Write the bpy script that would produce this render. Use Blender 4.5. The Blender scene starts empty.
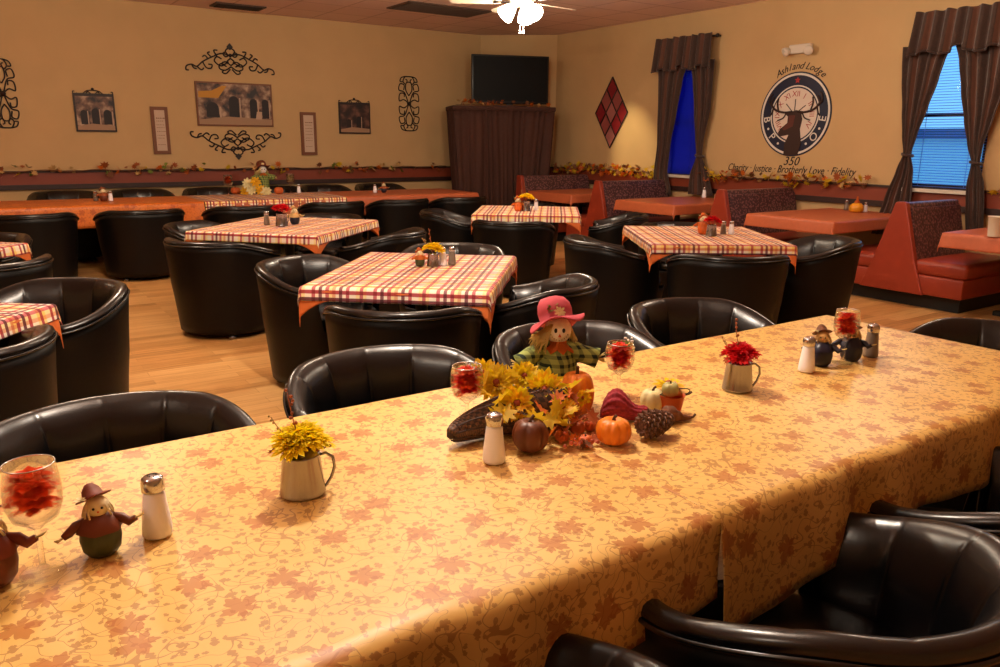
import bpy, math, random
from math import sin, cos, pi, radians, sqrt, atan2, hypot
from mathutils import Vector, Matrix
random.seed(7)
COL = bpy.context.scene.collection
# ---------------------------------------------------------------- camera frame
F = 776.4; TH = .2444; YAW = -.5983; RO = .0106; H = 1.42
_fw = Vector((-sin(YAW), cos(YAW), 0)); _rt = Vector((cos(YAW), sin(YAW), 0)); _up = Vector((0, 0, 1))
FW = _fw*cos(TH) - _up*sin(TH); _u = _fw*sin(TH) + _up*cos(TH)
RT = cos(RO)*_rt + sin(RO)*_u; UP = -sin(RO)*_rt + cos(RO)*_u
CAM = Vector((0, 0, H))
TZ = .72                                   # table height
BY, RX, CZ = 11.05, 8.02, 3.03             # back wall, right wall, ceiling
def ray(x, y): return FW + RT*((x-500)/F) - UP*((y-333.5)/F)
def on(x, y, z=TZ):
    r = ray(x, y); return CAM + r*((z-H)/r.z)
def onX(x, y, X=RX):
    r = ray(x, y); return CAM + r*(X/r.x)
def onY(x, y, Y=BY):
    r = ray(x, y); return CAM + r*(Y/r.y)
def top_z(p, y, x=None):                   # height of a picture row over a ground point
    r = ray(x if x is not None else 500 + F*((p-CAM).dot(RT))/((p-CAM).dot(FW)), y)
    return H + r.z/hypot(r.x, r.y)*hypot(p.x, p.y)
# ---------------------------------------------------------------- materials
def lin(c):
    return tuple(((v/255)/12.92 if v/255 <= .04045 else ((v/255+.055)/1.055)**2.4) for v in c) + (1,)
MATS = {}
def mat(name, rgb, rough=.6, metal=0, **k):
    m = bpy.data.materials.new(name); m.use_nodes = True
    b = m.node_tree.nodes['Principled BSDF']
    b.inputs['Base Color'].default_value = lin(rgb); b.inputs['Roughness'].default_value = rough
    b.inputs['Metallic'].default_value = metal
    for a, v in k.items(): b.inputs[a.replace('_', ' ')].default_value = v
    MATS[name] = m; return m
class N:                                   # tiny node helper
    def __init__(s, m): s.t = m.node_tree; s.b = s.t.nodes['Principled BSDF']
    def n(s, typ, **k):
        q = s.t.nodes.new(typ)
        for a, v in k.items():
            if a.startswith('i_'):
                key = a[2:]; key = int(key) if key.isdigit() else key.replace('_', ' ')
                if isinstance(v, bpy.types.NodeSocket): s.t.links.new(v, q.inputs[key])
                else: q.inputs[key].default_value = v
            else: setattr(q, a, v)
        return q
    def l(s, a, b): s.t.links.new(a, b)
    def math(s, op, a, b=0.0, c=None, clamp=False):
        q = s.n('ShaderNodeMath', operation=op, use_clamp=clamp)
        for i, v in enumerate((a, b) if c is None else (a, b, c)):
            if isinstance(v, bpy.types.NodeSocket): s.l(v, q.inputs[i])
            else: q.inputs[i].default_value = v
        return q.outputs[0]
    def mix(s, f, a, b, blend='MIX'):
        q = s.n('ShaderNodeMix', data_type='RGBA', blend_type=blend)
        for i, v in ((0, f), (6, a), (7, b)):
            if isinstance(v, bpy.types.NodeSocket): s.l(v, q.inputs[i])
            else: q.inputs[i].default_value = v
        return q.outputs[2]
    def ramp(s, f, stops, interp='LINEAR'):
        q = s.n('ShaderNodeValToRGB'); q.color_ramp.interpolation = interp
        e = q.color_ramp.elements
        while len(e) > 1: e.remove(e[-1])
        e[0].position = stops[0][0]; e[0].color = stops[0][1]
        for p, c in stops[1:]:
            z = e.new(p); z.color = c
        s.l(f, q.inputs[0]); return q.outputs[0]
    def bump(s, h, strength=.2, dist=.01):
        q = s.n('ShaderNodeBump', i_Strength=strength, i_Distance=dist); s.l(h, q.inputs['Height']); s.l(q.outputs[0], s.b.inputs['Normal'])
def noisy(m, scale=40, strength=.15, dist=.005, amt=0.0, coord='Object'):
    n = N(m); tc = n.n('ShaderNodeTexCoord').outputs[coord]
    no = n.n('ShaderNodeTexNoise', i_Scale=scale, i_Detail=4.0); n.l(tc, no.inputs['Vector'])
    n.bump(no.outputs[0], strength, dist)
    if amt:
        c = tuple(n.b.inputs['Base Color'].default_value)
        d = tuple(v*(1-amt) for v in c[:3]) + (1,); e = tuple(min(1, v*(1+amt)) for v in c[:3]) + (1,)
        n.l(n.ramp(no.outputs[0], [(.3, d), (.7, e)]), n.b.inputs['Base Color'])
    return m
M = MATS
noisy(mat('black_leather', (7, 7, 9), .27, Specular_IOR_Level=.62), 25, .12, .004)
noisy(mat('black_skirt', (6, 5, 5), .45, Specular_IOR_Level=.25), 60, .15, .003)
mat('black_base', (12, 11, 11), .6); mat('chrome', (200, 200, 205), .18, 1); mat('steel', (158, 154, 158), .22, 1)
mat('table_edge', (70, 45, 28), .5); mat('dark_metal', (30, 26, 25), .5, .6)
noisy(mat('wall_paint', (204, 170, 122), .75, Specular_IOR_Level=.2), 3, .05, .01, .03)
mat('rail_red', (135, 58, 34), .5); mat('rail_dark', (48, 24, 18), .5)
noisy(mat('terracotta_cloth', (190, 98, 60), .42), 30, .2, .006, .05)
noisy(mat('orange_under_cloth', (225, 118, 55), .55), 30, .2, .006, .06)
noisy(mat('booth_vinyl', (150, 54, 32), .38), 14, .2, .01, .05)
mat('iron', (34, 20, 17), .55); mat('frame_wood', (120, 72, 45), .6); mat('plaque_paper', (205, 180, 158), .8)
noisy(mat('curtain_dark', (62, 38, 28), .75, Sheen_Weight=.3), 40, .25, .01, .2)
mat('curtain_stripe', (94, 54, 36), .7, Sheen_Weight=.3)
noisy(mat('skirt_fabric', (70, 38, 28), .8), 30, .2, .01, .12)
mat('tv_black', (5, 5, 7), .4, Specular_IOR_Level=.15); mat('tv_bezel', (12, 12, 13), .4)
mat('salt_white', (250, 246, 252), .35); mat('pepper_grey', (120, 105, 92), .3)
mat('white_plastic', (225, 215, 200), .5)
noisy(mat('petal_yellow', (255, 224, 20), .6), 60, .1, .002, .15)
noisy(mat('petal_gold', (252, 190, 20), .6), 60, .1, .002, .15)
noisy(mat('petal_red', (215, 20, 30), .6), 60, .1, .002, .2)
noisy(mat('petal_orange', (250, 92, 30), .6), 60, .1, .002, .2)
mat('petal_core', (150, 60, 15), .7)
mat('leaf_yellow', (225, 190, 40), .6); mat('leaf_rust', (158, 78, 30), .6); mat('leaf_green', (110, 125, 40), .6)
mat('leaf_orange', (215, 110, 30), .6); mat('leaf_brown', (110, 62, 32), .7); mat('leaf_tan', (190, 150, 90), .7)
noisy(mat('pumpkin_orange', (232, 128, 24), .42), 12, .1, .004, .12); noisy(mat('mini_pumpkin', (200, 95, 38), .5), 30, .1, .003, .15)
mat('stem_brown', (95, 62, 38), .8); noisy(mat('wood_pumpkin', (104, 50, 20), .45), 20, .2, .004, .2)
noisy(mat('cream_gourd', (222, 208, 150), .5), 30, .1, .003, .1); noisy(mat('pale_green_gourd', (168, 162, 98), .5), 30, .1, .003, .12)
mat('berry_rust', (175, 70, 35), .4); noisy(mat('bucket_rust', (205, 88, 28), .5), 20, .1, .003, .1)
noisy(mat('pinecone_brown', (112, 78, 60), .8), 80, .3, .002, .3)
mat('straw', (226, 200, 128), .8); mat('face_cream', (253, 245, 234), .7); mat('face_black', (15, 12, 12), .5); mat('nose_orange', (222, 100, 60), .6)
mat('hat_pink', (188, 70, 82), .85); mat('figurine_green', (58, 66, 30), .4); mat('figurine_brown', (110, 50, 25), .45); mat('figurine_navy', (26, 26, 48), .35)
mat('figurine_orange', (215, 100, 30), .45); mat('figurine_cream', (232, 215, 170), .5); mat('hat_rust', (122, 52, 28), .6)
mat('caddy_blue', (120, 150, 215), .4); mat('candle_wax', (252, 248, 235), .6)
mat('emblem_navy', (16, 22, 52), .5); mat('emblem_white', (225, 218, 208), .6); mat('emblem_face', (222, 205, 190), .6)
mat('emblem_red', (165, 40, 40), .6); mat('elk_brown', (52, 28, 20), .7); mat('elk_muzzle', (92, 42, 30), .7); mat('lettering_black', (40, 26, 26), .7)
mat('sill_white', (215, 205, 190), .5); mat('window_frame', (20, 22, 40), .5)
mat('fan_white', (225, 205, 180), .5); mat('ceiling_grid', (150, 112, 90), .7); mat('vent_dark', (84, 64, 52), .7); mat('vent_slot', (38, 28, 24), .8)
mat('bottle_gold', (222, 150, 30), .35)
def glassmat(name, rgb, a=.14):
    m = mat(name, rgb, .03); b = m.node_tree.nodes['Principled BSDF']
    b.inputs['Alpha'].default_value = a; b.inputs['Specular IOR Level'].default_value = 1.0
    return m
glassmat('clear_glass', (245, 240, 235), .38); MATS['clear_glass'].node_tree.nodes['Principled BSDF'].inputs['Transmission Weight'].default_value = 1; MATS['clear_glass'].node_tree.nodes['Principled BSDF'].inputs['IOR'].default_value = 1.2; glassmat('pane_glass', (120, 150, 220), .06)
glassmat('shaker_glass', (235, 228, 225), .35)
# window views
m = mat('blind_slat', (120, 150, 225), .5); mat('blind_dark', (30, 50, 200), .5)
def translucent(name, f):
    m = MATS[name]; t = m.node_tree; b = t.nodes['Principled BSDF']; out = t.nodes['Material Output']
    tr = t.nodes.new('ShaderNodeBsdfTranslucent'); mx = t.nodes.new('ShaderNodeMixShader'); mx.inputs[0].default_value = f
    if b.inputs['Base Color'].links: t.links.new(b.inputs['Base Color'].links[0].from_socket, tr.inputs[0])
    else: tr.inputs[0].default_value = b.inputs['Base Color'].default_value
    t.links.new(b.outputs[0], mx.inputs[1]); t.links.new(tr.outputs[0], mx.inputs[2]); t.links.new(mx.outputs[0], out.inputs[0])
for q_ in ('blind_dark', 'blind_slat', 'petal_yellow', 'petal_gold', 'petal_red', 'petal_orange', 'leaf_yellow', 'leaf_orange'): translucent(q_, .45)
# lamp glass
m = mat('lamp_glass', (255, 240, 215), .4); b = m.node_tree.nodes['Principled BSDF']
b.inputs['Emission Color'].default_value = (1, .86, .66, 1); b.inputs['Emission Strength'].default_value = 26
# gold damask cloth with leaves and scrolls, UV in metres
def damask(name, base, base2, leaf, curl):
    m = mat(name, base, .42, Specular_IOR_Level=.45); n = N(m)
    uv = n.n('ShaderNodeUVMap').outputs[0]
    warp = n.n('ShaderNodeTexNoise', i_Scale=9.0, i_Detail=1.0); n.l(uv, warp.inputs['Vector'])
    big = n.n('ShaderNodeTexNoise', i_Scale=2.2, i_Detail=2.0); n.l(uv, big.inputs['Vector'])
    col = n.mix(n.ramp(big.outputs[0], [(.35, (0,0,0,1)), (.7, (1,1,1,1))]), lin(base), lin(base2))
    def stars(scale, size, lobes, off):
        mp = n.n('ShaderNodeMapping'); n.l(uv, mp.inputs[0]); mp.inputs[1].default_value = (off, off*.7, 0)
        v = n.n('ShaderNodeTexVoronoi', voronoi_dimensions='2D', i_Scale=scale, i_Randomness=.75); n.l(mp.outputs[0], v.inputs['Vector'])
        sc = n.n('ShaderNodeVectorMath', operation='SCALE'); n.l(mp.outputs[0], sc.inputs[0]); sc.inputs[3].default_value = scale
        sp = n.n('ShaderNodeVectorMath', operation='SCALE'); n.l(v.outputs['Position'], sp.inputs[0]); sp.inputs[3].default_value = scale
        d = n.n('ShaderNodeVectorMath', operation='SUBTRACT'); n.l(sc.outputs[0], d.inputs[0]); n.l(sp.outputs[0], d.inputs[1])
        s = n.n('ShaderNodeSeparateXYZ'); n.l(d.outputs[0], s.inputs[0])
        cs = n.n('ShaderNodeSeparateColor'); n.l(v.outputs['Color'], cs.inputs[0])
        an = n.math('ADD', n.math('ARCTAN2', s.outputs[1], s.outputs[0]), n.math('MULTIPLY', cs.outputs[0], 6.28))
        ln = n.math('SQRT', n.math('ADD', n.math('POWER', s.outputs[0], 2), n.math('POWER', s.outputs[1], 2)))
        lobe = n.math('ABSOLUTE', n.math('COSINE', n.math('MULTIPLY', an, lobes/2)))
        fine = n.math('MULTIPLY', n.math('COSINE', n.math('MULTIPLY', an, lobes*3.0)), .09)
        lop = n.math('MULTIPLY', n.math('COSINE', an), .22)
        R = n.math('MULTIPLY', n.math('ADD', n.math('ADD', n.math('ADD', n.math('MULTIPLY', lobe, .5), .42), fine), lop), size)
        return n.math('LESS_THAN', ln, R)
    L = stars(8.2, .27, 5, 0.0)
    S = stars(21, .2, 2, 3.1); S2 = stars(35, .19, 2, 7.7)
    def curls(scale, w, off):
        mp = n.n('ShaderNodeMapping'); n.l(uv, mp.inputs[0]); mp.inputs[1].default_value = (off, off, 0)
        no = n.n('ShaderNodeTexNoise', i_Scale=scale, i_Detail=0.0, i_Distortion=1.6); n.l(mp.outputs[0], no.inputs['Vector'])
        return n.math('LESS_THAN', n.math('ABSOLUTE', n.math('SUBTRACT', no.outputs[0], .5)), w)
    C = curls(11, .011, 2.0); C2 = curls(18, .014, 9.0)
    thin = n.math('MAXIMUM', n.math('MAXIMUM', C, C2), n.math('MAXIMUM', S, S2))
    col = n.mix(n.math('MULTIPLY', thin, .6), col, lin(curl)); col = n.mix(n.math('MULTIPLY', L, .72), col, lin(leaf))
    n.l(col, n.b.inputs['Base Color'])
    wr = n.n('ShaderNodeTexNoise', i_Scale=5.0, i_Detail=5.0, i_Distortion=.6); n.l(uv, wr.inputs['Vector'])
    n.bump(wr.outputs[0], .35, .012); return m
damask('gold_damask_cloth', (226, 182, 98), (236, 196, 118), (172, 98, 42), (150, 86, 38))
damask('amber_damask_cloth', (215, 110, 35), (225, 125, 45), (175, 75, 25), (175, 80, 30))
# plaid
def plaid():
    m = mat('plaid_cloth', (240, 225, 200), .6); n = N(m)
    uv = n.n('ShaderNodeUVMap').outputs[0]; s = n.n('ShaderNodeSeparateXYZ'); n.l(uv, s.inputs[0])
    W = lin((252, 238, 214)); R = lin((140, 26, 34)); D = lin((58, 14, 20)); Y = lin((250, 212, 110)); O = lin((215, 110, 60))
    seq = [R, W, D, W, R, W, W, Y, R, Y, W, W, R, W, D, W, O, Y]
    def stripes(v, per=.306):
        f = n.math('FRACT', n.math('DIVIDE', n.math('ADD', v, 10.0), per))
        return n.ramp(f, [(i/len(seq), c) for i, c in enumerate(seq)], 'CONSTANT')
    a, b = stripes(s.outputs[0]), stripes(s.outputs[1])
    g = n.n('ShaderNodeGamma', i_Gamma=.4); n.l(b, g.inputs[0]); g2 = n.n('ShaderNodeGamma', i_Gamma=.55); n.l(a, g2.inputs[0])
    n.l(n.mix(1.0, g2.outputs[0], g.outputs[0], 'MULTIPLY'), n.b.inputs['Base Color']); return m
plaid()
# jacket plaid for the scarecrow
m = mat('jacket_plaid', (80, 110, 60), .85); n = N(m)
s_ = n.n('ShaderNodeSeparateXYZ'); n.l(n.n('ShaderNodeTexCoord').outputs['Object'], s_.inputs[0])
fx = n.math('LESS_THAN', n.math('FRACT', n.math('MULTIPLY', n.math('ADD', s_.outputs[0], s_.outputs[1]), 38)), .42)
fz = n.math('LESS_THAN', n.math('FRACT', n.math('MULTIPLY', s_.outputs[2], 45)), .42)
c = n.mix(n.math('MULTIPLY', n.math('ADD', fx, fz), .5), lin((158, 170, 88)), lin((16, 38, 24))); n.l(c, n.b.inputs['Base Color'])
# floor laminate
m = mat('laminate_floor', (200, 140, 80), .33, Specular_IOR_Level=.45); n = N(m)
tc = n.n('ShaderNodeTexCoord').outputs['Object']
br = n.n('ShaderNodeTexBrick', offset=.37, i_Scale=1.0, i_Mortar_Size=.0018, i_Brick_Width=1.25, i_Row_Height=.095, i_Bias=0.0)
n.l(tc, br.inputs['Vector']); br.inputs['Color1'].default_value = (.0, 0, 0, 1); br.inputs['Color2'].default_value = (1, 1, 1, 1); br.inputs['Mortar'].default_value = (.1, .1, .1, 1)
mp = n.n('ShaderNodeMapping'); n.l(tc, mp.inputs[0]); mp.inputs[3].default_value = (1.3, 22, 1)
g = n.n('ShaderNodeTexNoise', i_Scale=2.0, i_Detail=6.0, i_Roughness=.65); n.l(mp.outputs[0], g.inputs['Vector'])
f = n.math('ADD', n.math('MULTIPLY', br.outputs[0], .3), n.math('MULTIPLY', g.outputs[0], .75))
n.l(n.ramp(f, [(.2, lin((152, 98, 52))), (.45, lin((212, 154, 88))), (.75, lin((242, 194, 126)))]), n.b.inputs['Base Color'])
# ceiling tiles
m = mat('ceiling_tile', (226, 190, 172), .85); n = N(m)
tc = n.n('ShaderNodeTexCoord').outputs['Object']
br = n.n('ShaderNodeTexBrick', offset=0.0, i_Scale=1.0, i_Mortar_Size=.012, i_Brick_Width=.61, i_Row_Height=.61)
n.l(tc, br.inputs['Vector']); br.inputs['Color1'].default_value = lin((242, 214, 202)); br.inputs['Color2'].default_value = lin((236, 206, 194)); br.inputs['Mortar'].default_value = lin((206, 174, 160))
n.l(br.outputs[0], n.b.inputs['Base Color'])
# booth weave
m = mat('booth_weave', (74, 40, 50), .38); n = N(m)
tc = n.n('ShaderNodeTexCoord').outputs['Object']
vo = n.n('ShaderNodeTexVoronoi', i_Scale=42.0, feature='F1'); n.l(tc, vo.inputs['Vector'])
n.l(n.ramp(vo.outputs[0], [(.25, lin((140, 98, 98))), (.55, lin((68, 38, 44)))]), n.b.inputs['Base Color']); n.bump(vo.outputs[0], .4, .008)
# wicker
m = mat('wicker', (92, 58, 36), .6); n = N(m)
uv = n.n('ShaderNodeUVMap').outputs[0]; w = n.n('ShaderNodeTexChecker', i_Scale=1.0); n.l(uv, w.inputs['Vector'])
w.inputs[1].default_value = lin((108, 70, 44)); w.inputs[2].default_value = lin((62, 38, 24)); n.l(w.outputs[0], n.b.inputs['Base Color'])
# gourd (ribbed crochet)
noisy(mat('crochet_red', (150, 40, 52), .9), 120, .5, .004, .3)
# pictures (a generic arcade street, painted by position)
def painting(name, dark, mid, light, seed):
    m = mat(name, mid, .5); n = N(m); uv = n.n('ShaderNodeUVMap').outputs[0]
    no = n.n('ShaderNodeTexNoise', i_Scale=8.0, i_Detail=7.0); mp = n.n('ShaderNodeMapping'); n.l(uv, mp.inputs[0]); mp.inputs[1].default_value = (seed, seed, 0)
    n.l(mp.outputs[0], no.inputs['Vector'])
    n.l(n.ramp(no.outputs[0], [(.38, lin(dark)), (.5, lin(mid)), (.66, lin(light))]), n.b.inputs['Base Color']); return m
painting('picture_wall', (34, 24, 26), (112, 78, 60), (190, 158, 130), 3.3)
painting('picture_dark', (26, 16, 15), (62, 34, 28), (112, 74, 58), 8.1)
mat('picture_arch', (30, 20, 22), .6); mat('picture_path', (165, 130, 100), .6); mat('picture_awning', (200, 140, 40), .6); mat('picture_light', (190, 160, 135), .6)
mat('outdoor_snow', (225, 232, 240), .9); mat('outdoor_wall', (205, 225, 228), .9); mat('outdoor_dark', (60, 80, 110), .8)
# ---------------------------------------------------------------- mesh builder
class MB:
    def __init__(s): s.v = []; s.f = []; s.uv = []; s.mi = []; s.sm = []; s.hasuv = False
    def add(s, vs, fs, mi=0, uvs=None, smooth=True, T=None):
        o = len(s.v)
        for v in vs:
            v = Vector(v); s.v.append(T @ v if T else v)
        for k, f in enumerate(fs):
            s.f.append([i+o for i in f]); s.mi.append(mi); s.sm.append(smooth)
            if uvs: s.hasuv = True; s.uv.append([uvs[i] for i in f])
            else: s.uv.append([(0, 0)]*len(f))
        return s
    def box(s, c, d, mi=0, T=None, rot=None):
        x, y, z = (q/2 for q in d); R = Matrix.Rotation(rot, 3, 'Z') if rot else Matrix.Identity(3)
        vs = [Vector(c) + R @ Vector((a*x, b*y, e*z)) for a in (-1, 1) for b in (-1, 1) for e in (-1, 1)]
        return s.add(vs, [(0, 1, 3, 2), (4, 6, 7, 5), (0, 4, 5, 1), (2, 3, 7, 6), (0, 2, 6, 4), (1, 5, 7, 3)], mi, None, False, T)
    def rbox(s, c, d, r=.01, mi=0, T=None, rot=None, seg=3):       # box with rounded corners in every direction
        g = MB(); n = 2+2*seg
        def prof(h):
            h = max(h, r+1e-4); out = []
            for k in range(seg+1): out.append((-h+r - r*cos(k/seg*pi/2), k/seg*pi/2))
            return h
        hx, hy, hz = (max(q/2, r*1.001) for q in d); R = Matrix.Rotation(rot, 3, 'Z') if rot else Matrix.Identity(3)
        rings = []
        for j in range(2*(seg+1)):
            if j <= seg: a = -pi/2 + j/seg*pi/2; zc = -hz+r
            else: a = (j-seg-1)/seg*pi/2; zc = hz-r
            rr = r*cos(a); z = zc + r*sin(a); ring = []
            for q in range(4):
                cx = (hx-r)*(1, -1, -1, 1)[q]; cy = (hy-r)*(1, 1, -1, -1)[q]
                for k in range(seg+1):
                    t = q*pi/2 + k/seg*pi/2
                    ring.append(Vector(c) + R @ Vector((cx + rr*cos(t), cy + rr*sin(t), z)))
            rings.append(ring)
        m = len(rings[0]); vs = [p for q in rings for p in q]
        fs = [(a*m+b, a*m+(b+1) % m, (a+1)*m+(b+1) % m, (a+1)*m+b) for a in range(len(rings)-1) for b in range(m)]
        fs += [tuple(range(m-1, -1, -1)), tuple((len(rings)-1)*m+i for i in range(m))]
        return s.add(vs, fs, mi, None, True, T)
    def lathe(s, prof, n=24, c=(0, 0, 0), mi=0, T=None, rf=None, cap=True, smooth=True):
        vs = []; m = len(prof)
        for i in range(n):
            a = 2*pi*i/n
            for r, z in prof:
                q = rf(a, r, z) if rf else r
                vs.append((c[0]+q*cos(a), c[1]+q*sin(a), c[2]+z))
        fs = [(i*m+j, ((i+1) % n)*m+j, ((i+1) % n)*m+j+1, i*m+j+1) for i in range(n) for j in range(m-1)]
        if cap:
            if prof[0][0] > 1e-5: fs.append(tuple(i*m for i in range(n-1, -1, -1)))
            if prof[-1][0] > 1e-5: fs.append(tuple(i*m+m-1 for i in range(n)))
        return s.add(vs, fs, mi, None, smooth, T)
    def ball(s, c, r, mi=0, n=12, T=None, sq=(1, 1, 1)):
        prof = [(r*cos(-pi/2+pi*k/n), r*sin(-pi/2+pi*k/n)) for k in range(n+1)]; prof[0] = (1e-6, -r); prof[-1] = (1e-6, r)
        g = MB().lathe(prof, max(8, n+2), cap=False)
        return s.add([(c[0]+v.x*sq[0], c[1]+v.y*sq[1], c[2]+v.z*sq[2]) for v in g.v], g.f, mi, None, True, T)
    def tube(s, pts, r, n=6, mi=0, closed=False, T=None, uvs=False, cap=True):
        P_ = [Vector(p) for p in pts]; m = len(P_)
        rr = r if isinstance(r, (list, tuple)) else [r]*m
        vs = []; up = Vector((0, 0, 1)); pn = None
        for i in range(m):
            a = P_[(i-1) % m] if (closed or i > 0) else P_[i]; b = P_[(i+1) % m] if (closed or i < m-1) else P_[i]
            t = (b-a); t = t.normalized() if t.length > 1e-9 else Vector((0, 0, 1))
            if pn is None:
                h = up if abs(t.z) < .9 else Vector((1, 0, 0)); u = t.cross(h).normalized()
            else:
                u = (pn - t*pn.dot(t)); u = u.normalized() if u.length > 1e-6 else t.orthogonal().normalized()
            pn = u; w = t.cross(u)
            for k in range(n): vs.append(P_[i] + (u*cos(2*pi*k/n) + w*sin(2*pi*k/n))*rr[i])
        e = m if closed else m-1
        fs = [(i*n+k, i*n+(k+1) % n, ((i+1) % m)*n+(k+1) % n, ((i+1) % m)*n+k) for i in range(e) for k in range(n)]
        if not closed and cap: fs += [tuple(range(n-1, -1, -1)), tuple((m-1)*n+k for k in range(n))]
        uu = [(i*.9, k*.9) for i in range(m) for k in range(n)] if uvs else None
        return s.add(vs, fs, mi, uu, True, T)
    def plate(s, poly, z0, z1, mi=0, T=None):          # extruded outline in local xy
        n = len(poly); vs = [(x, y, z0) for x, y in poly] + [(x, y, z1) for x, y in poly]
        fs = [tuple(range(n-1, -1, -1)), tuple(range(n, 2*n))] + [(i, (i+1) % n, n+(i+1) % n, n+i) for i in range(n)]
        uv = [(x, y) for x, y in poly]*2
        return s.add(vs, fs, mi, uv, False, T)
    def grid(s, fn, nu, nv, mi=0, uvf=None, T=None, closed=False):
        vs = [fn(i/(nu-1), j/(nv-1)) for i in range(nu) for j in range(nv)]
        fs = [(i*nv+j, (i+1)*nv+j, (i+1)*nv+j+1, i*nv+j+1) for i in range(nu-1) for j in range(nv-1)]
        uv = [uvf(i/(nu-1), j/(nv-1)) for i in range(nu) for j in range(nv)] if uvf else None
        return s.add(vs, fs, mi, uv, True, T)
    def build(s, name, mats, parent=None, loc=None, solid=0, sub=0, bevel=0):
        me = bpy.data.meshes.new(name); me.from_pydata([tuple(v) for v in s.v], [], s.f)
        if not isinstance(mats, (list, tuple)): mats = [mats]
        for q in mats: me.materials.append(M[q] if isinstance(q, str) else q)
        me.polygons.foreach_set('material_index', s.mi); me.polygons.foreach_set('use_smooth', s.sm)
        if s.hasuv:
            u = me.uv_layers.new(name='UVMap'); u.data.foreach_set('uv', [c for f in s.uv for p in f for c in p])
        me.update()
        o = bpy.data.objects.new(name, me); COL.objects.link(o)
        if parent: o.parent = parent
        if loc is not None: o.location = loc
        if bevel:
            b = o.modifiers.new('bevel', 'BEVEL'); b.width = bevel; b.segments = 2; b.limit_method = 'ANGLE'; b.angle_limit = radians(50)
        if solid:
            b = o.modifiers.new('solid', 'SOLIDIFY'); b.thickness = solid; b.offset = 0
        if sub:
            b = o.modifiers.new('sub', 'SUBSURF'); b.levels = sub; b.render_levels = sub
        return o
def tag(o, label=None, cat=None, group=None, kind=None):
    if label: o['label'] = label
    if cat: o['category'] = cat
    if group: o['group'] = group
    if kind: o['kind'] = kind
    return o
def thing(name, label, cat, loc=(0, 0, 0), rz=0, group=None):
    o = bpy.data.objects.new(name, None); COL.objects.link(o); o.location = loc; o.rotation_euler = (0, 0, rz)
    o.empty_display_size = .1
    return tag(o, label, cat, group)
def kids(o): return [c for c in bpy.data.objects if c.parent == o]
def dup(root, loc, rz=0, label=None, group=None, scale=None):
    def cp(o, par):
        c = o.copy(); COL.objects.link(c); c.parent = par
        for ch in kids(o): cp(ch, c)
        return c
    r = cp(root, None); r.location = loc; r.rotation_euler = (0, 0, rz)
    if label: r['label'] = label
    if group: r['group'] = group
    if scale: r.scale = scale
    return r
def struct(mb, name, mats, **k): return tag(mb.build(name, mats, **k), kind='structure')
# ================================================================ room
LX, FY = -4.2, -3.2
C1 = (7.10, BY); C2 = (RX, 10.25)            # chamfered corner
m = MB(); m.plate([(LX, FY), (RX, FY), (RX, C2[1]), C1, (LX, BY)], -.1, 0)
struct(m, 'floor', 'laminate_floor')
m = MB(); m.plate([(LX, FY), (RX, FY), (RX, C2[1]), C1, (LX, BY)], CZ, CZ+.1); struct(m, 'ceiling', 'ceiling_tile')
def wall(name, a, b, holes=()):
    a = Vector((a[0], a[1], 0)); b = Vector((b[0], b[1], 0)); d = (b-a); L = d.length; d.normalize(); nrm = Vector((d.y, -d.x, 0))
    # outward normal on the left of a->b reversed: built outside the room
    m = MB(); T = Matrix((( d.x, 0, -nrm.x, a.x), (d.y, 0, -nrm.y, a.y), (0, 1, 0, 0), (0, 0, 0, 1)))
    xs = sorted(set([0, L] + [h[0] for h in holes] + [h[1] for h in holes])); zs = sorted(set([0, CZ] + [h[2] for h in holes] + [h[3] for h in holes]))
    for i in range(len(xs)-1):
        for j in range(len(zs)-1):
            cx = (xs[i]+xs[i+1])/2; cz = (zs[j]+zs[j+1])/2
            if any(h[0] < cx < h[1] and h[2] < cz < h[3] for h in holes): continue
            m.plate([(xs[i], zs[j]), (xs[i+1], zs[j]), (xs[i+1], zs[j+1]), (xs[i], zs[j+1])], 0, .12, T=T)
    return struct(m, name, 'wall_paint')
def WZ(z): return H + (z-1.45)*1.286          # heights read on the walls
# windows on the right wall (y0,y1,z0,z1)
W1 = (onX(695, 168).y, onX(664, 168).y, .99, 2.36)
W2 = (onX(990, 137).y+.02, onX(904, 150).y, .99, 2.42)
wall('wall_back', (LX, BY), C1)
wall('wall_corner', C1, C2)
o = wall('wall_right', C2, (RX, FY), [(C2[1]-W1[1], C2[1]-W1[0], W1[2], W1[3]), (C2[1]-W2[1], C2[1]-W2[0], W2[2], W2[3])])
wall('wall_front', (RX, FY), (LX, FY)); wall('wall_left', (LX, FY), (LX, BY))
# chair rail: red board between dark mouldings
RT_, RB_ = WZ(1.124), WZ(.9545)
def rail(name, a, b):
    a = Vector((a[0], a[1], 0)); b = Vector((b[0], b[1], 0)); d = (b-a).normalized(); L = (b-a).length; n_ = Vector((d.y, -d.x, 0))
    ang = atan2(d.y, d.x); c = (a+b)/2; m = MB()
    m.box(c + n_*.012 + Vector((0, 0, (RT_+RB_)/2)), (L, .024, RT_-RB_), 0, rot=ang)
    m.box(c + n_*.022 + Vector((0, 0, RT_-.012)), (L, .044, .024), 1, rot=ang); m.box(c + n_*.022 + Vector((0, 0, RB_+.025)), (L, .044, .06), 1, rot=ang)
    return struct(m, name, ['rail_red', 'rail_dark'])
rail('trim_1', (LX, BY), C1); rail('trim_2', C1, C2); rail('trim_3', C2, (RX, FY))
m = MB(); m.box(((LX+C1[0])/2, BY-.01, .05), (C1[0]-LX, .02, .1)); struct(m, 'baseboard_back', 'rail_dark')
m = MB(); m.box((RX-.01, (FY+C2[1])/2, .05), (.02, C2[1]-FY, .1)); struct(m, 'baseboard_right', 'rail_dark')
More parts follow.
